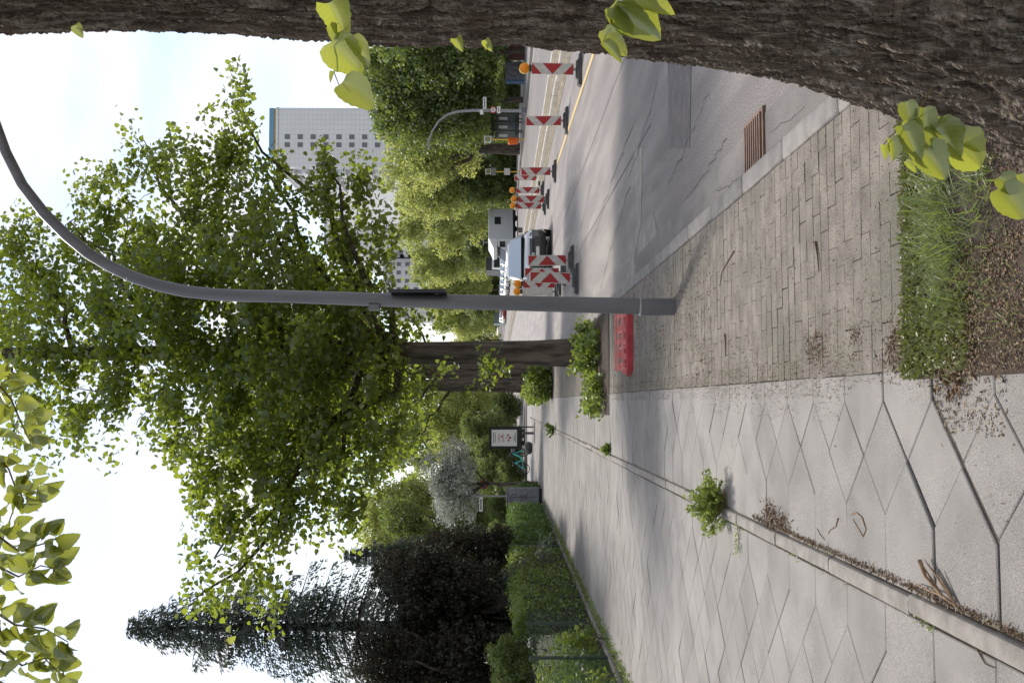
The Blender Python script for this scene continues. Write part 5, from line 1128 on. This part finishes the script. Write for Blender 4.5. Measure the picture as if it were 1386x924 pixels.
MB().box(kx0 + kw * 0.5 - 0.004, kx0 + kw * 0.5 + 0.004, -0.006, 0, 0.2, kz - 0.06).build('door_gap', black_m, kabin)
# poster case
PY = 48.0; pc = thing('poster_case', 'black framed poster case on a leg at the end of the path', 'advertising case', (0, PY, 0))
px0, px1 = P(690, 607, PY).x, P(690, 577, PY).x; pz1, pz0 = P(662, 590, PY).z, P(706, 590, PY).z
MB().box(px0, px1, 0, 0.16, pz0, pz1).build('frame', black_m, pc); dx = (px1 - px0)
pp = MB().box(px0 + dx * .12, px1 - dx * .14, -0.02, 0.0, pz0 + 0.22, pz1 - 0.12).build('poster', sign_white, pc)
hgt = pz1 - pz0
b = MB(); 
for i, (u0, u1, v) in enumerate([(.25, .75, .85), (.3, .7, .80), (.35, .6, .22), (.3, .75, .18)]): b.box(px0 + dx * u0, px0 + dx * u1, -0.026, -0.02, pz0 + hgt * v, pz0 + hgt * (v + .022))
b.build('print_line', flat('print_grey', (0.2, 0.2, 0.22), 0.6), pp)
b = MB()
for (u, v, r_) in [(.5, .36, .06), (.38, .40, .05), (.62, .42, .05), (.5, .46, .03), (.55, .62, .04)]: b.tube([(px0 + dx * u, -0.02, pz0 + hgt * v), (px0 + dx * u, -0.027, pz0 + hgt * v)], r_, 10)
b.build('print_motif', flat('print_red', (0.35, 0.06, 0.07), 0.6), pp)
b = MB()
for v in (.54, .58, .66, .70): b.box(px0 + dx * .3, px0 + dx * .68, -0.025, -0.02, pz0 + hgt * v, pz0 + hgt * (v + .018))
b.build('print_text_bar', flat('print_pink', (0.5, 0.25, 0.26), 0.6), pp)
xq = P(715, 586, PY).x; MB().box(xq - 0.06, xq + 0.06, 0.02, 0.14, -0.02, pz0).build('leg', zinc_m, pc)
xq = P(715, 577, PY + 1).x; MB().box(xq - 0.03, xq + 0.03, 0.04, 0.12, -0.02, pz1 + 0.05).build('side_post', black_m, pc)
st = thing('boulder', 'dark rounded boulder on the path beside the poster case', 'boulder', (P(715, 606, 50).x, 50, 0.0)); b = MB().ball((0, 0, 0.16), 0.3, 12, 8, (1, 1, 0.75)); b.v = [(x * (1 + .1 * math.sin(5 * y + 3 * z)), y, max(-0.02, z * (1 + .08 * math.sin(9 * x)))) for x, y, z in b.v]; b.build('stone', mat('dark_stone', (0.06, 0.06, 0.058), (0.1, 0.1, 0.095), scale=8, rough=0.9), st, True)
# bicycle
bk = thing('bicycle', 'turquoise framed bicycle parked beyond the poster case', 'bicycle', (P(700, 622, 55).x, 55, -0.03), R(25)); tq = flat('turquoise', (0.04, 0.42, 0.40), 0.4)
for x in (-0.52, 0.52):
    pts_ = [(x + 0.33 * math.cos(a), 0, 0.34 + 0.33 * math.sin(a)) for a in np.linspace(0, 2 * math.pi, 25)]; wh = MB().tube(pts_, 0.022, 6, False).build('wheel', tyre_m, bk, True)
    b = MB()
    for k in range(8): a = k * math.pi / 8; b.tube([(x + 0.32 * math.cos(a), 0, 0.34 + 0.32 * math.sin(a)), (x - 0.32 * math.cos(a), 0, 0.34 - 0.32 * math.sin(a))], 0.003, 4)
    b.build('spokes', zincl_m, wh)
MB().tube([(0.36, 0, 0.90), (0.18, 0, 0.50), (-0.02, 0, 0.38), (-0.2, 0, 0.78)], 0.045, 8).tube([(-0.02, 0, 0.38), (-0.52, 0, 0.34)], 0.025, 6).tube([(-0.2, 0, 0.72), (-0.52, 0, 0.34)], 0.02, 6).tube([(0.36, 0, 0.90), (0.52, 0, 0.34)], 0.03, 6).build('frame', tq, bk, True)
MB().tube([(0.36, 0, 0.9), (0.32, 0, 1.05)], 0.02, 6).tube([(0.30, -0.28, 1.08), (0.34, 0, 1.05), (0.30, 0.28, 1.08)], 0.015, 6).build('handlebar', black_m, bk, True)
MB().box(-0.34, -0.08, -0.08, 0.08, 0.86, 0.92, top=0.8).tube([(-0.2, 0, 0.76), (-0.2, 0, 0.87)], 0.015, 6).build('saddle', black_m, bk)
MB().box(0.42, 0.72, -0.15, 0.15, 0.78, 0.98, top=1.2).build('basket', zinc_m, bk)
# signs beyond the cabinet
s1 = thing('traffic_sign', 'round no stopping sign on a grey post behind the cabinet', 'sign', (P(690, 655, 44).x, 44, 0)); z1 = P(655, 655, 44).z
MB().tube([(0, 0, -0.05), (0, 0, z1 + 0.2)], 0.035, 8).build('post', zincl_m, s1, True); MB().tube([(0, -0.04, z1), (0, -0.06, z1)], 0.19, 20).build('plate', ring_red, s1, True); MB().tube([(0, -0.06, z1), (0, -0.07, z1)], 0.14, 20).build('face', sign_blue, s1, True)
for s in (-1, 1): MB().tube([(-0.1 * s, -0.072, z1 - 0.1), (0.1 * s, -0.072, z1 + 0.1)], 0.022, 4).build('cross_bar', ring_red, s1)
s2 = thing('street_name_sign', 'grey post with narrow white street name plate above the cabinet', 'sign', (P(690, 671, 42).x, 42, 0)); z1 = P(641, 671, 42).z
MB().tube([(0, 0, -0.05), (0, 0, z1)], 0.035, 8).build('post', zincl_m, s2, True); zq = P(651, 680, 42).z; MB().box(-0.62, -0.04, -0.02, 0.02, zq - 0.07, zq + 0.07).build('plate', sign_white, s2); MB().box(-0.55, -0.12, -0.025, -0.02, zq - 0.02, zq + 0.025).build('lettering_bar', black_m, s2)
s3 = thing('house_sign', 'small white plate on a bluish post behind the hedge', 'sign', (P(690, 755, 33).x, 33, 0)); z1 = P(648, 755, 33).z
MB().tube([(0, 0, -0.05), (0, 0, z1)], 0.03, 8).build('post', zincl_m, s3, True); zq = P(667, 764, 33).z; MB().box(-0.32, -0.12, -0.03, 0.0, zq - 0.05, zq + 0.05).build('plate', sign_white, s3); MB().box(-0.28, -0.16, -0.034, -0.03, zq - 0.02, zq + 0.02).build('mark', black_m, s3); MB().box(-0.34, 0.0, -0.012, 0.012, zq - 0.1, zq - 0.06).build('bracket', zincl_m, s3)
